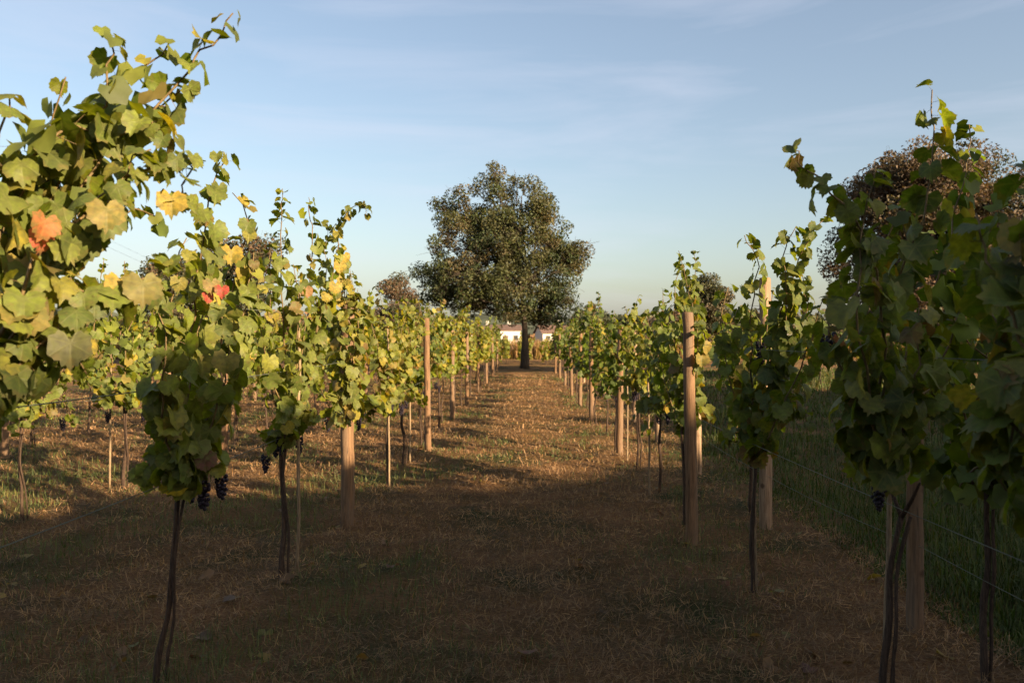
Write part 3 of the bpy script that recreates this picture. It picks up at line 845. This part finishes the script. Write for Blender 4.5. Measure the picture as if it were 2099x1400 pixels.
def make_vine(base, shoots, pal, label, group, single, leaf_size=.082, trunk_h=.92, trunk_r=.014, lean=(0, 0), clusters=(), special=(), twin=True, gap=.075, local_x=0.0):
    """shoots: polylines in local coordinates. single: every leaf an object of its own"""
    root = empty('grape_vine', base)
    tag(root, label, 'vine', group)
    tb = MB()
    k = rng.normal(0, .013, (6, 2)); k[0] = 0
    zz = np.linspace(-.08, trunk_h, 6)
    pts = np.stack([k[:, 0] + lean[0] * zz, k[:, 1] + lean[1] * zz, zz], -1)
    tp = smooth_path(pts, 14)
    tube(tb, tp, trunk_r * np.linspace(1.35, .8, 14) * rng.uniform(.85, 1.2, 14), 7, jitter=.12)
    if twin:
        tp2 = tp + np.stack([np.sin(np.linspace(0, 7, 14)) * .012 + .028, .02 * np.cos(np.linspace(0, 5, 14)), 0 * tp[:, 0]], -1)
        tube(tb, tp2, trunk_r * .62 * rng.uniform(.85, 1.2, 14), 6, jitter=.12)
    head = tp[-1]
    # short arms along the wire
    for s_ in (-1, 1):
        tube(tb, smooth_path([head, head + np.array([0, .08 * s_, .08]), head + np.array([0.01, .12 * s_, .15])], 6), np.linspace(trunk_r * .75, trunk_r * .35, 6), 6, jitter=.1)
    tb.build('trunk', M['trunk'], root)
    nodes = []
    cb = MB()
    for sh in shoots:
        path = smooth_path(sh, max(8, 3 * len(sh)))
        path += np.vstack([np.zeros((1, 3)), rng.normal(0, .008, (len(path) - 1, 3))])
        r = np.linspace(.0058, .0022, len(path)) if single else np.linspace(.008, .004, len(path))
        if single:
            s1 = MB(); tube(s1, path, r, 5); s1.build('cane', M['cane'], root)
        else:
            tube(cb, path, r, 3, cap=False)
        nodes += shoot_nodes(path, gap, leaf_size, local_x)
    if not single and shoots:
        tag(cb.build('canes', M['cane'], root), kind='stuff')
    cols = pick_cols(pal, len(nodes))
    nodes = list(nodes)
    for (pt, nrm, tip, sz, col) in special:
        nodes.append((np.array(pt, float), np.array(nrm, float), np.array(tip, float), sz * .80)); cols = np.vstack([cols, col])
    P, X, T, N, S = leaf_frames(nodes)
    if single:
        order = range(len(nodes))
        rest = []
        if len(nodes) > 300:
            rest = list(np.argsort(-(np.linalg.norm(P[:len(nodes) - len(special)] + np.array(base) - np.array([0, 0, CAM_H]), axis=1) + rng.normal(0, .12, len(nodes) - len(special))))[: len(nodes) - 300]); order = [i for i in order if i not in set(rest)]
        for i in order:
            o_ = bpy.data.objects.new('leaf', LEAF_MESH[int(rng.integers(0, 12))])
            C.objects.link(o_)
            o_.parent = root
            m_ = Matrix(((X[i][0] * S[i], T[i][0] * S[i], N[i][0] * S[i], P[i][0]), (X[i][1] * S[i], T[i][1] * S[i], N[i][1] * S[i], P[i][1]), (X[i][2] * S[i], T[i][2] * S[i], N[i][2] * S[i], P[i][2]), (0, 0, 0, 1)))
            o_.matrix_local = m_
            o_.color = (*cols[i], 1)
        if rest:
            tag(leaf_mass(P[rest], X[rest], T[rest], N[rest], S[rest], cols[rest]).build('leaves', M['leaf_attr'], root), kind='stuff')
    else:
        tag(leaf_mass(P, X, T, N, S, cols).build('leaves', M['leaf_attr'], root), kind='stuff')
    for (cx, cy, cz, sc) in clusters:
        o_ = link('grape_cluster', CLUSTERS[int(rng.integers(0, 3))], root)
        o_.location = (cx, cy, cz); o_.scale = (sc * .82,) * 3; o_.rotation_euler = (0, 0, rng.uniform(0, 6))
        tag(o_, kind='stuff')
    return root

def leaf_mass(P, X, T, N, S, cols):
    mb = MB()
    vi = rng.integers(0, len(LOW), len(P))
    for q in range(len(LOW)):
        k = np.where(vi == q)[0]
        if not len(k): continue
        v, f, pf, _ = LOW[q]
        nv = len(v)
        W = P[k][:, None, :] + (v[None, :, 0, None] * X[k][:, None] + v[None, :, 1, None] * T[k][:, None] + v[None, :, 2, None] * N[k][:, None]) * S[k][:, None, None]
        F = (np.array(f)[None] + np.arange(len(k))[:, None, None] * nv).reshape(-1, 3)
        mb.add(W.reshape(-1, 3), F, np.repeat(cols[k], nv, 0), 0, True)
    return mb

def random_shoots(n, top, half=.75, low=.9, spread_x=.16, arch=.25, gapseed=None):
    """upright shoots off the arms on the wire, a few arching over"""
    o = []
    for i in range(n):
        y0 = (i + .5) / n * 2 * half - half + rng.normal(0, .05)
        y0 = max(-half, min(half, y0))
        t_ = top * rng.uniform(.80, 1.0) if rng.random() < .75 else top * rng.uniform(.98, 1.10)
        x1 = rng.normal(0, spread_x * .7); x2 = rng.normal(0, spread_x); y2 = y0 * .8 + rng.normal(0, .14)
        pts = [(0, y0 * .6, low), (x1 * .6, y0 * .85, low + .3), (x1, y0, low + (t_ - low) * .55), (x2, y2, t_)]
        if rng.random() < arch:
            sx_ = rng.choice([-1, 1]) * rng.uniform(.18, .38)
            pts[-1] = (x1 + sx_ * .5, y2, t_ * .95); pts.append((x1 + sx_, y2 + rng.normal(0, .1), t_ * .83))
        o.append(np.array(pts))
    # short laterals that fill the fruit zone and hang
    for i in range(max(2, n // 2)):
        y0 = rng.uniform(-half, half); sx_ = rng.choice([-1, 1])
        o.append(np.array([(0, y0, low + .08), (sx_ * .13, y0 + rng.normal(0, .05), low + .12), (sx_ * rng.uniform(.15, .28), y0 + rng.normal(0, .1), low + rng.uniform(-.22, .05))]))
    return o

def loc_path(base, pts):
    """pixels + distance -> local polyline"""
    return np.array([at(*p_) - np.array(base) for p_ in pts])

RED = (.33, .03, .025); ORANGE = (.36, .11, .03); YEL = (.30, .21, .022); PINK = (.25, .12, .05)
L1G, R1G = 'vines in the row edging the path, yellowing side', 'vines in the row edging the path, greener side'
def sp(base, px, py, Y, col, size=.09, nrm=(.5, -.8, .25), tip=(0, 0, -1)):
    return (at(px, py, Y) - np.array(base) - np.array([0, 0, 0]), nrm, tip, size, col)

# ---- yellowing row, nearest vines one by one
XL = -1.60
b = (-1.63, 1.75, 0)
sh = [loc_path(b, q) for q in (
    [(-60, 800, 2.0), (20, 600, 2.15), (150, 400, 2.25), (270, 250, 2.35), (385, 140, 2.4), (440, 75, 2.4), (468, 18, 2.4)],
    [(-50, 780, 2.05), (40, 520, 2.2), (130, 330, 2.3), (205, 200, 2.35), (222, 90, 2.35), (205, 50, 2.35)],
    [(-80, 700, 2.1), (0, 450, 2.2), (70, 290, 2.3), (130, 150, 2.3)],
    [(-120, 700, 2.1), (-60, 420, 2.15), (-10, 260, 2.2), (20, 180, 2.2)],
    [(-40, 740, 2.1), (80, 540, 2.2), (220, 400, 2.2), (330, 330, 2.25), (380, 330, 2.3), (350, 430, 2.3)],
    [(-90, 830, 1.95), (0, 758, 2.0), (150, 655, 2.1), (290, 568, 2.25), (400, 520, 2.4)],
    [(-60, 760, 2.0), (30, 600, 2.0), (110, 480, 2.05), (210, 400, 2.15), (300, 300, 2.2)],
    [(-90, 900, 2.05), (0, 690, 2.0), (70, 590, 2.05), (140, 580, 2.1), (190, 640, 2.15)],
    [(-120, 880, 2.0), (-40, 800, 2.0), (40, 740, 2.05), (130, 690, 2.1), (160, 760, 2.1)],
    [(-100, 640, 2.2), (30, 420, 2.35), (160, 240, 2.45), (300, 130, 2.5), (350, 75, 2.5)],
    [(-60, 560, 2.2), (60, 400, 2.3), (180, 300, 2.35), (300, 220, 2.45), (395, 170, 2.4)],
    [(-70, 520, 2.1), (20, 360, 2.2), (90, 280, 2.2), (190, 250, 2.3), (290, 260, 2.3), (350, 290, 2.3)],
    [(-60, 700, 2.3), (60, 560, 2.5), (180, 470, 2.6), (280, 430, 2.7), (330, 470, 2.7)])]
make_vine(b, sh, 'sunny', 'sunlit vine with the largest leaves, nearest of all, an orange leaf at its side', L1G, True, leaf_size=.069, gap=.060,
          special=[sp(b, 70, 440, 1.98, ORANGE, .062, (.85, -.5, .1), (-.25, -.1, -1)), sp(b, 55, 470, 2.0, (.40, .07, .04), .058, (.9, -.3, .1), (-.25, 0, -1)), sp(b, 205, 420, 2.05, (.2, .155, .03), .075), sp(b, 340, 400, 2.3, YEL, .07),
                   sp(b, 280, 570, 2.2, (.15, .13, .025), .085), sp(b, 130, 690, 2.05, (.09, .09, .03), .085), sp(b, 235, 570, 2.2, YEL, .07)])

b = (-1.68, 3.58, 0)
sh = [loc_path(b, q) for q in (
    [(375, 980, 3.58), (385, 800, 3.55), (395, 600, 3.5), (420, 440, 3.45), (440, 340, 3.45), (455, 305, 3.45)],
    [(370, 980, 3.4), (350, 780, 3.3), (345, 600, 3.25), (372, 490, 3.25)],
    [(380, 980, 3.7), (420, 800, 3.8), (470, 600, 3.85), (505, 450, 3.85), (470, 390, 3.85)],
    [(370, 970, 3.6), (460, 760, 3.7), (500, 620, 3.75), (520, 520, 3.8)],
    [(360, 980, 3.4), (320, 840, 3.2), (330, 700, 3.2), (300, 560, 3.2)],
    [(380, 960, 3.5), (430, 850, 3.45), (460, 740, 3.4), (440, 610, 3.4)],
    [(370, 970, 3.6), (320, 920, 3.5), (290, 960, 3.45), (275, 1010, 3.45)],
    [(375, 975, 3.55), (420, 940, 3.5), (440, 960, 3.5)],
    [(365, 970, 3.4), (330, 850, 3.3), (310, 780, 3.3), (300, 850, 3.3)],
    [(375, 960, 3.7), (400, 700, 3.8), (440, 520, 3.9), (400, 440, 3.9)],
    [(370, 1000, 3.5), (345, 960, 3.4), (330, 990, 3.4)])]
make_vine(b, sh, 'sunny', 'dark-footed vine with two red leaves and the lowest-hanging grapes, beside the path', L1G, True, leaf_size=.078, gap=.066, trunk_h=.97, trunk_r=.011, lean=(.10, 0),
          clusters=[(at(410, 960, 3.5)[0] - b[0], -.08, .99, 1.2), (at(442, 945, 3.5)[0] - b[0], -.05, 1.02, 1.1), (.1, .1, .97, 1.1)],
          special=[sp(b, 412, 600, 3.35, RED, .048, (.8, -.5, .2)), sp(b, 450, 590, 3.35, RED, .05, (.3, -.8, .4)), sp(b, 425, 575, 3.35, (.2, .13, .035), .06), sp(b, 465, 510, 3.6, YEL, .08), sp(b, 410, 930, 3.45, (.13, .05, .04), .08)])

b = (-1.62, 5.2, 0)
sh = [loc_path(b, q) for q in (
    [(585, 900, 5.2), (580, 720, 5.15), (572, 550, 5.1), (575, 440, 5.1), (575, 392, 5.1)],
    [(590, 900, 5.3), (620, 700, 5.4), (640, 520, 5.5), (632, 440, 5.5), (630, 405, 5.5)],
    [(580, 900, 5.1), (545, 740, 5.0), (550, 590, 5.0), (545, 495, 5.0)],
    [(590, 880, 5.3), (640, 720, 5.5), (670, 600, 5.6), (690, 500, 5.7)],
    [(580, 900, 5.0), (560, 800, 4.9), (530, 680, 4.8), (520, 560, 4.8)],
    [(590, 890, 5.4), (620, 780, 5.5), (650, 660, 5.6), (655, 560, 5.7)],
    [(585, 890, 5.2), (600, 800, 5.1), (610, 650, 5.1), (600, 540, 5.1)],
    [(580, 900, 5.1), (550, 890, 5.0), (535, 930, 5.0)],
    [(590, 880, 5.2), (630, 840, 5.2), (650, 870, 5.2)])]
make_vine(b, sh, 'sunny', 'vine on a thin dark double stem with black grapes, nearer than the thick brown post', L1G, True, leaf_size=.074, gap=.066, trunk_h=.95, trunk_r=.015,
          clusters=[(-.03, -.06, .98, 1.2), (.02, -.1, 1.0, 1.2), (-.1, -.05, .86, 1.1), (.05, .2, .95, 1.1)],
          special=[sp(b, 690, 540, 5.5, YEL, .075), sp(b, 682, 580, 5.5, YEL, .08), sp(b, 665, 600, 5.5, (.28,.21,.025), .07), sp(b, 620, 590, 5.2, PINK, .075), sp(b, 555, 640, 5.0, (.18,.12,.04), .07)])

b = (-1.60, 7.0, 0)
sh = [loc_path(b, q) for q in (
    [(712, 880, 7.0), (705, 700, 6.9), (700, 560, 6.8), (690, 470, 6.8), (715, 430, 6.7), (742, 420, 6.6), (748, 445, 6.6)],
    [(712, 880, 7.0), (690, 720, 7.0), (665, 560, 7.0), (668, 455, 7.0)],
    [(715, 880, 7.2), (725, 740, 7.2), (735, 640, 7.2), (730, 590, 7.2)])]
sh += [loc_path(b, q) for q in (
    [(712, 860, 6.75), (722, 760, 6.6), (716, 660, 6.55), (708, 580, 6.55)],
    [(705, 850, 6.75), (694, 760, 6.6), (700, 680, 6.55), (720, 600, 6.55)],
    [(715, 800, 6.7), (730, 700, 6.6), (728, 620, 6.55), (715, 560, 6.55)])]
sh += random_shoots(6, 2.15, .8)
make_vine(b, sh, 'yellow', 'yellowest vine, wrapped round the thick brown post', L1G, True, leaf_size=.075, gap=.070, clusters=[(-.1, -.3, .95, 1.1), (.05, .2, .9, 1.1)],
          special=[sp(b, 700, 520, 6.6, YEL, .085), sp(b, 690, 610, 6.6, YEL, .085), sp(b, 672, 850, 6.6, (.4, .06, .08), .06), sp(b, 690, 560, 6.65, (.28,.20,.025), .08)])

ORD = 'first second third fourth fifth sixth seventh eighth ninth tenth eleventh twelfth thirteenth fourteenth fifteenth sixteenth seventeenth eighteenth nineteenth twentieth'.split()

# ---- greener row, nearest vines one by one
b = (1.42, 1.85, 0)
sh = [loc_path(b, q) for q in (
    [(2250, 950, 1.85), (2180, 700, 1.9), (2120, 500, 1.95), (2100, 380, 2.0), (2070, 350, 2.05)],
    [(2250, 950, 1.85), (2130, 800, 1.9), (2060, 650, 1.95), (2010, 520, 2.05), (1990, 440, 2.1)],
    [(2250, 950, 1.9), (2110, 900, 1.9), (2060, 860, 1.95), (2040, 930, 1.95), (2050, 1010, 1.95)],
    [(2240, 950, 1.95), (2150, 760, 2.05), (2100, 600, 2.1), (2080, 480, 2.15)],
    [(2250, 920, 1.8), (2170, 850, 1.8), (2100, 780, 1.85), (2030, 760, 1.9), (1990, 820, 1.95)],
    [(2280, 900, 1.8), (2200, 600, 1.85), (2170, 400, 1.9), (2150, 300, 1.95)],
    [(2250, 950, 1.9), (2180, 940, 1.85), (2130, 980, 1.85), (2110, 1060, 1.85)],
    [(2250, 940, 2.0), (2140, 700, 2.2), (2040, 560, 2.3), (1960, 500, 2.35)])]
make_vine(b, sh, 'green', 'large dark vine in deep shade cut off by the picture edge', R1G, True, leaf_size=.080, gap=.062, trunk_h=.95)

b = (1.33, 3.05, 0)
sh = [loc_path(b, q) for q in (
    [(1790, 960, 3.0), (1810, 760, 3.0), (1840, 560, 2.95), (1890, 400, 2.9), (1905, 280, 2.9), (1898, 198, 2.9)],
    [(1790, 950, 2.95), (1800, 700, 2.9), (1790, 560, 2.85), (1750, 450, 2.8), (1690, 390, 2.8), (1645, 345, 2.8), (1622, 312, 2.8)],
    [(1800, 960, 3.1), (1860, 760, 3.2), (1920, 540, 3.25), (1965, 380, 3.3), (1978, 262, 3.3)],
    [(1790, 960, 2.9), (1770, 780, 2.8), (1745, 600, 2.8), (1760, 470, 2.8), (1790, 345, 2.8)],
    [(1800, 960, 3.2), (1880, 820, 3.3), (1950, 650, 3.3), (2010, 480, 3.3), (2050, 390, 3.3)],
    [(1790, 940, 3.0), (1740, 820, 2.9), (1700, 700, 2.85), (1690, 610, 2.85)],
    [(1800, 960, 2.9), (1840, 860, 2.8), (1870, 760, 2.75), (1880, 640, 2.75)],
    [(1790, 930, 3.0), (1830, 850, 2.9), (1900, 800, 2.9), (1930, 860, 2.9)],
    [(1800, 900, 3.1), (1850, 700, 3.2), (1860, 540, 3.2), (1830, 440, 3.2)],
    [(1790, 930, 3.0), (1830, 900, 2.95), (1860, 940, 2.95)],
    [(1790, 920, 3.0), (1760, 700, 3.1), (1810, 500, 3.2), (1850, 400, 3.2)])]
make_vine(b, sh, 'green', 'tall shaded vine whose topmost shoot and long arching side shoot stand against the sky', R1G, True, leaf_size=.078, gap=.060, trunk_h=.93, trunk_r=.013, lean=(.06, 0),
          clusters=[(at(1703, 690, 3.0)[0] - b[0], 0, 1.64, 1.2), (-.02, -.04, 1.08, 1.0)], special=[sp(b, 1700, 690, 2.95, (.20, .05, .04), .06), sp(b, 1800, 890, 2.85, (.3, .17, .05), .08)])

b = (1.40, 5.0, 0)
sh = [loc_path(b, q) for q in (
    [(1545, 930, 5.0), (1540, 780, 4.9), (1535, 640, 4.8), (1550, 540, 4.7), (1520, 484, 4.6)],
    [(1550, 930, 5.0), (1570, 780, 4.8), (1600, 640, 4.6), (1640, 520, 4.4), (1680, 455, 4.3)],
    [(1545, 930, 4.9), (1590, 760, 4.7), (1610, 620, 4.5), (1600, 520, 4.4), (1625, 468, 4.3)],
    [(1545, 920, 5.0), (1500, 800, 5.0), (1480, 680, 5.0), (1490, 590, 5.0)],
    [(1550, 930, 4.8), (1620, 800, 4.5), (1660, 680, 4.3), (1690, 600, 4.2)],
    [(1540, 930, 5.1), (1520, 800, 5.2), (1560, 700, 5.2), (1580, 600, 5.2)],
    [(1545, 920, 5.0), (1570, 860, 4.8), (1620, 820, 4.7), (1650, 870, 4.7)],
    [(1545, 910, 5.0), (1500, 880, 5.0), (1490, 920, 5.0)],
    [(1550, 900, 4.9), (1600, 740, 4.7), (1650, 640, 4.5), (1640, 560, 4.5)])]
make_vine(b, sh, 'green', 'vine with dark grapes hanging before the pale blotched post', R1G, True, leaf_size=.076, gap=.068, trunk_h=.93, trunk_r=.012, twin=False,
          clusters=[(at(1562, 715, 4.8)[0] - b[0], -.15, 1.60, 1.3), (0, .1, .95, 1.0)])

b = (1.30, 6.75, 0)
sh = [loc_path(b, q) for q in (
    [(1400, 880, 6.75), (1385, 720, 6.75), (1380, 600, 6.7), (1395, 545, 6.7)],
    [(1405, 880, 6.75), (1425, 720, 6.8), (1425, 590, 6.8), (1422, 515, 6.8)])] + random_shoots(6, 2.1, .7, spread_x=.13)
make_vine(b, sh, 'green', 'vine standing just behind the bright wooden post, its top shoot above the post', R1G, True, leaf_size=.074, gap=.074, trunk_h=.95, trunk_r=.014)

for q, (x_, y_, lab) in enumerate(((2.12, 3.75, 'dark shaded vine clinging to the reddish-brown post crossed by a low wire'), (2.02, 7.3, 'vine just behind the pale blotched post in the outer line'))):
    make_vine((x_, y_, 0), random_shoots(9, 1.95, .45, .9, .22, .4), 'green', lab, 'vines along the outer line of posts', False, leaf_size=.076, gap=.075)

# ---- the rest of the two rows, then the rows beyond
def row_vines(X, ys, pal, top, side, group, single_to, n_shoots, first, wob=.06, word='vine', half=.62):
    k = first
    for y in ys:
        d = math.hypot(X, y)
        t_ = top * rng.uniform(.88, 1.12)
        lab = f'{ORD[k]} {word} from the viewer in {side}' if (k < 20 and y < 27) else f'distant {word} near the far end of {side}'
        near = d < single_to
        pl = pal if rng.random() < .75 else random.choice(['sunny', 'green', 'yellow'])
        sc = 1.0 if d < 16 else 1.25
        make_vine((X + rng.normal(0, wob), y + rng.normal(0, .08), 0), random_shoots(n_shoots if d < 16 else max(5, int(n_shoots * .75)), t_, half, rng.uniform(.84, 1.0), .125, .22),
                  pl, lab, group, near, leaf_size=.073 * sc, gap=.078 * sc, trunk_r=rng.uniform(.011, .017), twin=d < 14 and rng.random() < .6,
                  clusters=[(rng.normal(0, .1), rng.uniform(-.5, .5), rng.uniform(.82, 1.0), 1.1) for _ in range(2)] if d < 14 else ())
        k += 1

row_vines(-1.57, np.arange(8.4, 41.5, 1.66), 'yellow', 2.12, 'the yellowing row edging the path', L1G, 11.0, 9, 4)
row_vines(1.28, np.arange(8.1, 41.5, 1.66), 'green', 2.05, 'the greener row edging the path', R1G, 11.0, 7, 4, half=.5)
row_vines(-4.42, np.arange(5.2, 42, 1.66), 'sunny', 2.1, 'the second row on the yellowing side', 'vines in the second row', 9.3, 8, 0)
row_vines(-7.25, np.arange(9.6, 42, 1.75), 'sunny', 2.1, 'the third row on the yellowing side', 'vines in the third row', 0, 8, 0)
row_vines(-10.1, np.arange(14.5, 42, 1.9), 'green', 2.1, 'the fourth row on the yellowing side', 'vines in the fourth row', 0, 7, 0)
row_vines(9.6, np.arange(14.2, 41, 1.75), 'green', 1.95, 'the row beyond the tall grass', 'vines beyond the tall grass', 0, 7, 0)

# cross rows behind the lone oak
k = 0
for yy, x0, x1 in ((47.5, -11, 14), (52, -12, 16)):
    for x in np.arange(x0, x1, 1.5):
        make_vine((x, yy + rng.normal(0, .3), 0), random_shoots(6, rng.uniform(1.55, 1.85), .8, .35, .2, .3), random.choice(['yellow', 'yellow', 'sunny']),
                  'small yellow-green vine in the rows across the far end behind the oak', 'vines across the far end', False, leaf_size=.11, gap=.10, trunk_h=.5)

# ------------------------------------------------------------------ posts, stakes and wires
def post(x, y, h, r, mat, label, group, lean=(0, 0), sides=16):
    n = 16
    zz = np.linspace(-.12, h - .012, n)
    pts = np.stack([lean[0] * zz + rng.normal(0, .003, n), lean[1] * zz + rng.normal(0, .003, n), zz], -1)
    rad = r * np.linspace(1.06, .95, n) * (1 + rng.normal(0, .012, n))
    mb = MB()
    pts = np.vstack([pts, pts[-1] + np.array([0, 0, .012])]); rad = np.append(rad, rad[-1] * .86)
    tube(mb, pts, rad, sides, jitter=.012)
    o_ = mb.build('vineyard_post', mat)
    o_.location = (x, y, 0)
    return tag(o_, label, 'post', group)

PL, PR, PO, P2, P3 = 'posts of the yellowing row', 'posts of the greener row', 'posts of the outer line', 'posts of the second row', 'posts of the third row'
post(-1.57, 6.84, 1.9, .056, M['post'], 'thick brown post with its foot in shade, under the yellowest vine', PL, (.004, 0))
post(-1.43, 11.2, 1.88, .045, M['post'], 'sunlit post standing clear of the vines beside the path, first beyond the thick brown post', PL, (-.012, 0))
for i, y in enumerate((15.5, 19.1, 23.4, 27.8, 32.5, 37.0)):
    post(-1.50, y, 1.75, .045, M['post'], f'{ORD[i + 2]} post from the viewer in the yellowing row edging the path', PL, (rng.normal(0, .01), 0))
post(1.27, 6.22, 1.80, .046, M['post'], 'bright leaning wooden post standing free on the greener edge of the path', PR, (-.022, 0))
for i, y in enumerate((11.0, 15.2, 18.6, 22.3, 26.5, 31.0, 36.0)):
    post(1.24 - (.06 if i else 0), y, 1.75, .046, M['post'], f'{ORD[i + 1]} post from the viewer in the greener row edging the path', PR, (rng.normal(0, .01), 0))
post(2.10, 4.38, 1.75, .042, M['post'], 'shaded reddish-brown post nearest the picture edge, crossed by a low wire', PO)
post(1.97, 6.67, 2.1, .05, M['post_pale'], 'pale blotched post rising through the leaves behind dark grapes', PO, (-.008, 0))
post(1.99, 9.43, 1.85, .045, M['post_pale'], 'slim pale post close behind the bright leaning post', PO, (-.02, 0))
for i, y in enumerate((12.3, 15.0, 18.0, 21.0, 25.0, 29.0)):
    post(1.98, y, 1.8, .045, M['post_pale'], f'{ORD[i + 3]} post from the viewer in the outer line beside the tall grass', PO)
for i, y in enumerate((11.0, 15.8, 20.6, 25.4, 30.2, 35.0)):
    post(-4.25, y, 1.85, .05, M['post'], f'{ORD[i]} post from the viewer in the second row on the yellowing side', P2)
for i, y in enumerate((10.4, 15.2, 20.0, 24.8, 29.6, 34.4)):
    post(-6.95, y, 1.85, .05, M['post'], f'{ORD[i]} post from the viewer in the third row on the yellowing side', P3)

def stake(x, y, h, label, lean=(0, 0), r=.011):
    mb = MB()
    zz = np.linspace(-.1, h, 9)
    tube(mb, np.stack([lean[0] * zz + rng.normal(0, .003, 9), lean[1] * zz, zz], -1), r * np.linspace(1.1, .8, 9), 7, jitter=.05)
    o_ = mb.build('vine_stake', M['stake']); o_.location = (x, y, 0)
    tag(o_, label, 'stake', 'thin stakes tied to the vines')
stake(-1.55, 5.28, 1.9, 'thin stake beside the dark double stem nearer than the thick post', (.01, 0))
stake(-4.50, 8.45, 2.05, 'thin pale stake standing in the second row on the yellowing side', (.008, 0))
stake(-1.50, 8.5, 1.7, 'thin stake at the first vine beyond the thick brown post', (-.01, 0))
stake(-1.53, 10.2, 1.5, 'thin stake just nearer than the sunlit clear-standing post', (.0, 0))
stake(1.37, 3.12, 1.3, 'reddish cane stake at the foot of the tall shaded vine', (.03, 0))
stake(1.42, 5.02, 1.0, 'thin dark stake between the bright leaning post and the pale blotched post', (-.01, 0))
stake(1.21, 8.05, 1.2, 'thin stake behind the bright leaning post', (-.01, 0))
stake(1.28, 10.4, 1.2, 'thin stake between the two nearest posts of the greener row', (.0, 0))

def wire(pts, r, label, group, mat='wire', name='trellis_wire', sag=.02):
    P_ = []
    for a_, c_ in zip(pts[:-1], pts[1:]):
        a_, c_ = np.array(a_, float), np.array(c_, float)
        for u in np.linspace(0, 1, 7)[:-1]:
            q = a_ + (c_ - a_) * u; q[2] -= sag * 4 * u * (1 - u); P_.append(q)
    P_.append(np.array(pts[-1], float))
    mb = MB(); tube(mb, P_, r, 5)
    return tag(mb.build(name, M[mat]), label, 'wire' if name == 'trellis_wire' else 'cable', group)
TW = 'wires of the trellis'
for z, nm in ((.98, 'low fruiting'), (1.40, 'middle'), (1.78, 'top')):
    wire([(-1.62, 0.6, z), (-1.57, 6.84, z), (-1.53, 11.6, z), (-1.5, 19.1, z), (-1.5, 27.8, z), (-1.5, 41, z)], .0022, f'{nm} wire strung along the yellowing row edging the path', TW)
wire([(2.22, .8, .49), (2.10, 4.33, .48), (1.97, 6.62, .46), (1.99, 9.4, .46), (1.98, 18, .46), (1.98, 29, .46)], .0017, 'low wire strung along the outer line of posts by the tall grass', TW)
for z, nm in ((.98, 'low fruiting'), (1.55, 'upper')):
    wire([(1.45, .7, z), (1.3, 6.22, z), (1.24, 11, z), (1.18, 22.3, z), (1.18, 40, z)], .0015, f'{nm} wire strung along the greener row edging the path', TW)
wire([(-4.45, 4.0, 1.0), (-4.27, 11, 1.0), (-4.25, 20.6, 1.0), (-4.25, 40, 1.0)], .0022, 'fruiting wire strung along the second row on the yellowing side', TW)

OC = 'overhead cables'
for (ya, yb, lab) in ((300, 652, 'upper of two dark overhead cables crossing the sky behind the vines'), (318, 662, 'lower of two dark overhead cables crossing the sky behind the vines')):
    wire([at(-220, ya, 40), at(60, ya + 118, 75), at(560, yb, 300)], .012, lab, OC, 'cable', 'overhead_cable', sag=.0)

# one fallen leaf on the path
o = link('fallen_leaf', LEAF_MESH[3])
o.location = (at(1100, 1355, 3.95)[0], 3.95, .01); o.rotation_euler = (R(-12), R(14), R(70)); o.scale = (.07, .07, .07); o.color = (.16, .05, .03, 1)
tag(o, 'reddish-brown fallen leaf lying on the shaded path', 'leaf')

# leaf litter under the rows: too many and too small to count
x, y = spread(1500, 2.5, 22, 1.8)
k = rng.random(len(x)) < (.12 + .88 * np.exp(-((np.abs(x + .15) - 1.43) / .5) ** 2)) * .5
x, y = x[k], y[k]; n = len(x)
nd = [(np.array([x[i], y[i], float(ground_z(x[i:i + 1], y[i:i + 1])[0]) - .012]), np.array([rng.normal(0, .35), rng.normal(0, .35), 1.0]), np.array([rng.normal(), rng.normal(), 0]), rng.uniform(.035, .065)) for i in range(n)]
fl = np.array([(.16, .085, .035), (.11, .06, .03), (.22, .15, .03), (.14, .05, .03), (.12, .11, .03)])[rng.integers(0, 5, n)] * rng.uniform(.6, 1.1, (n, 1))
o = leaf_mass(*leaf_frames(nd), fl).build('leaf_litter', M['leaf_attr'])
tag(o, 'brown and yellow fallen vine leaves strewn over the mown ground', 'leaf litter', kind='stuff')
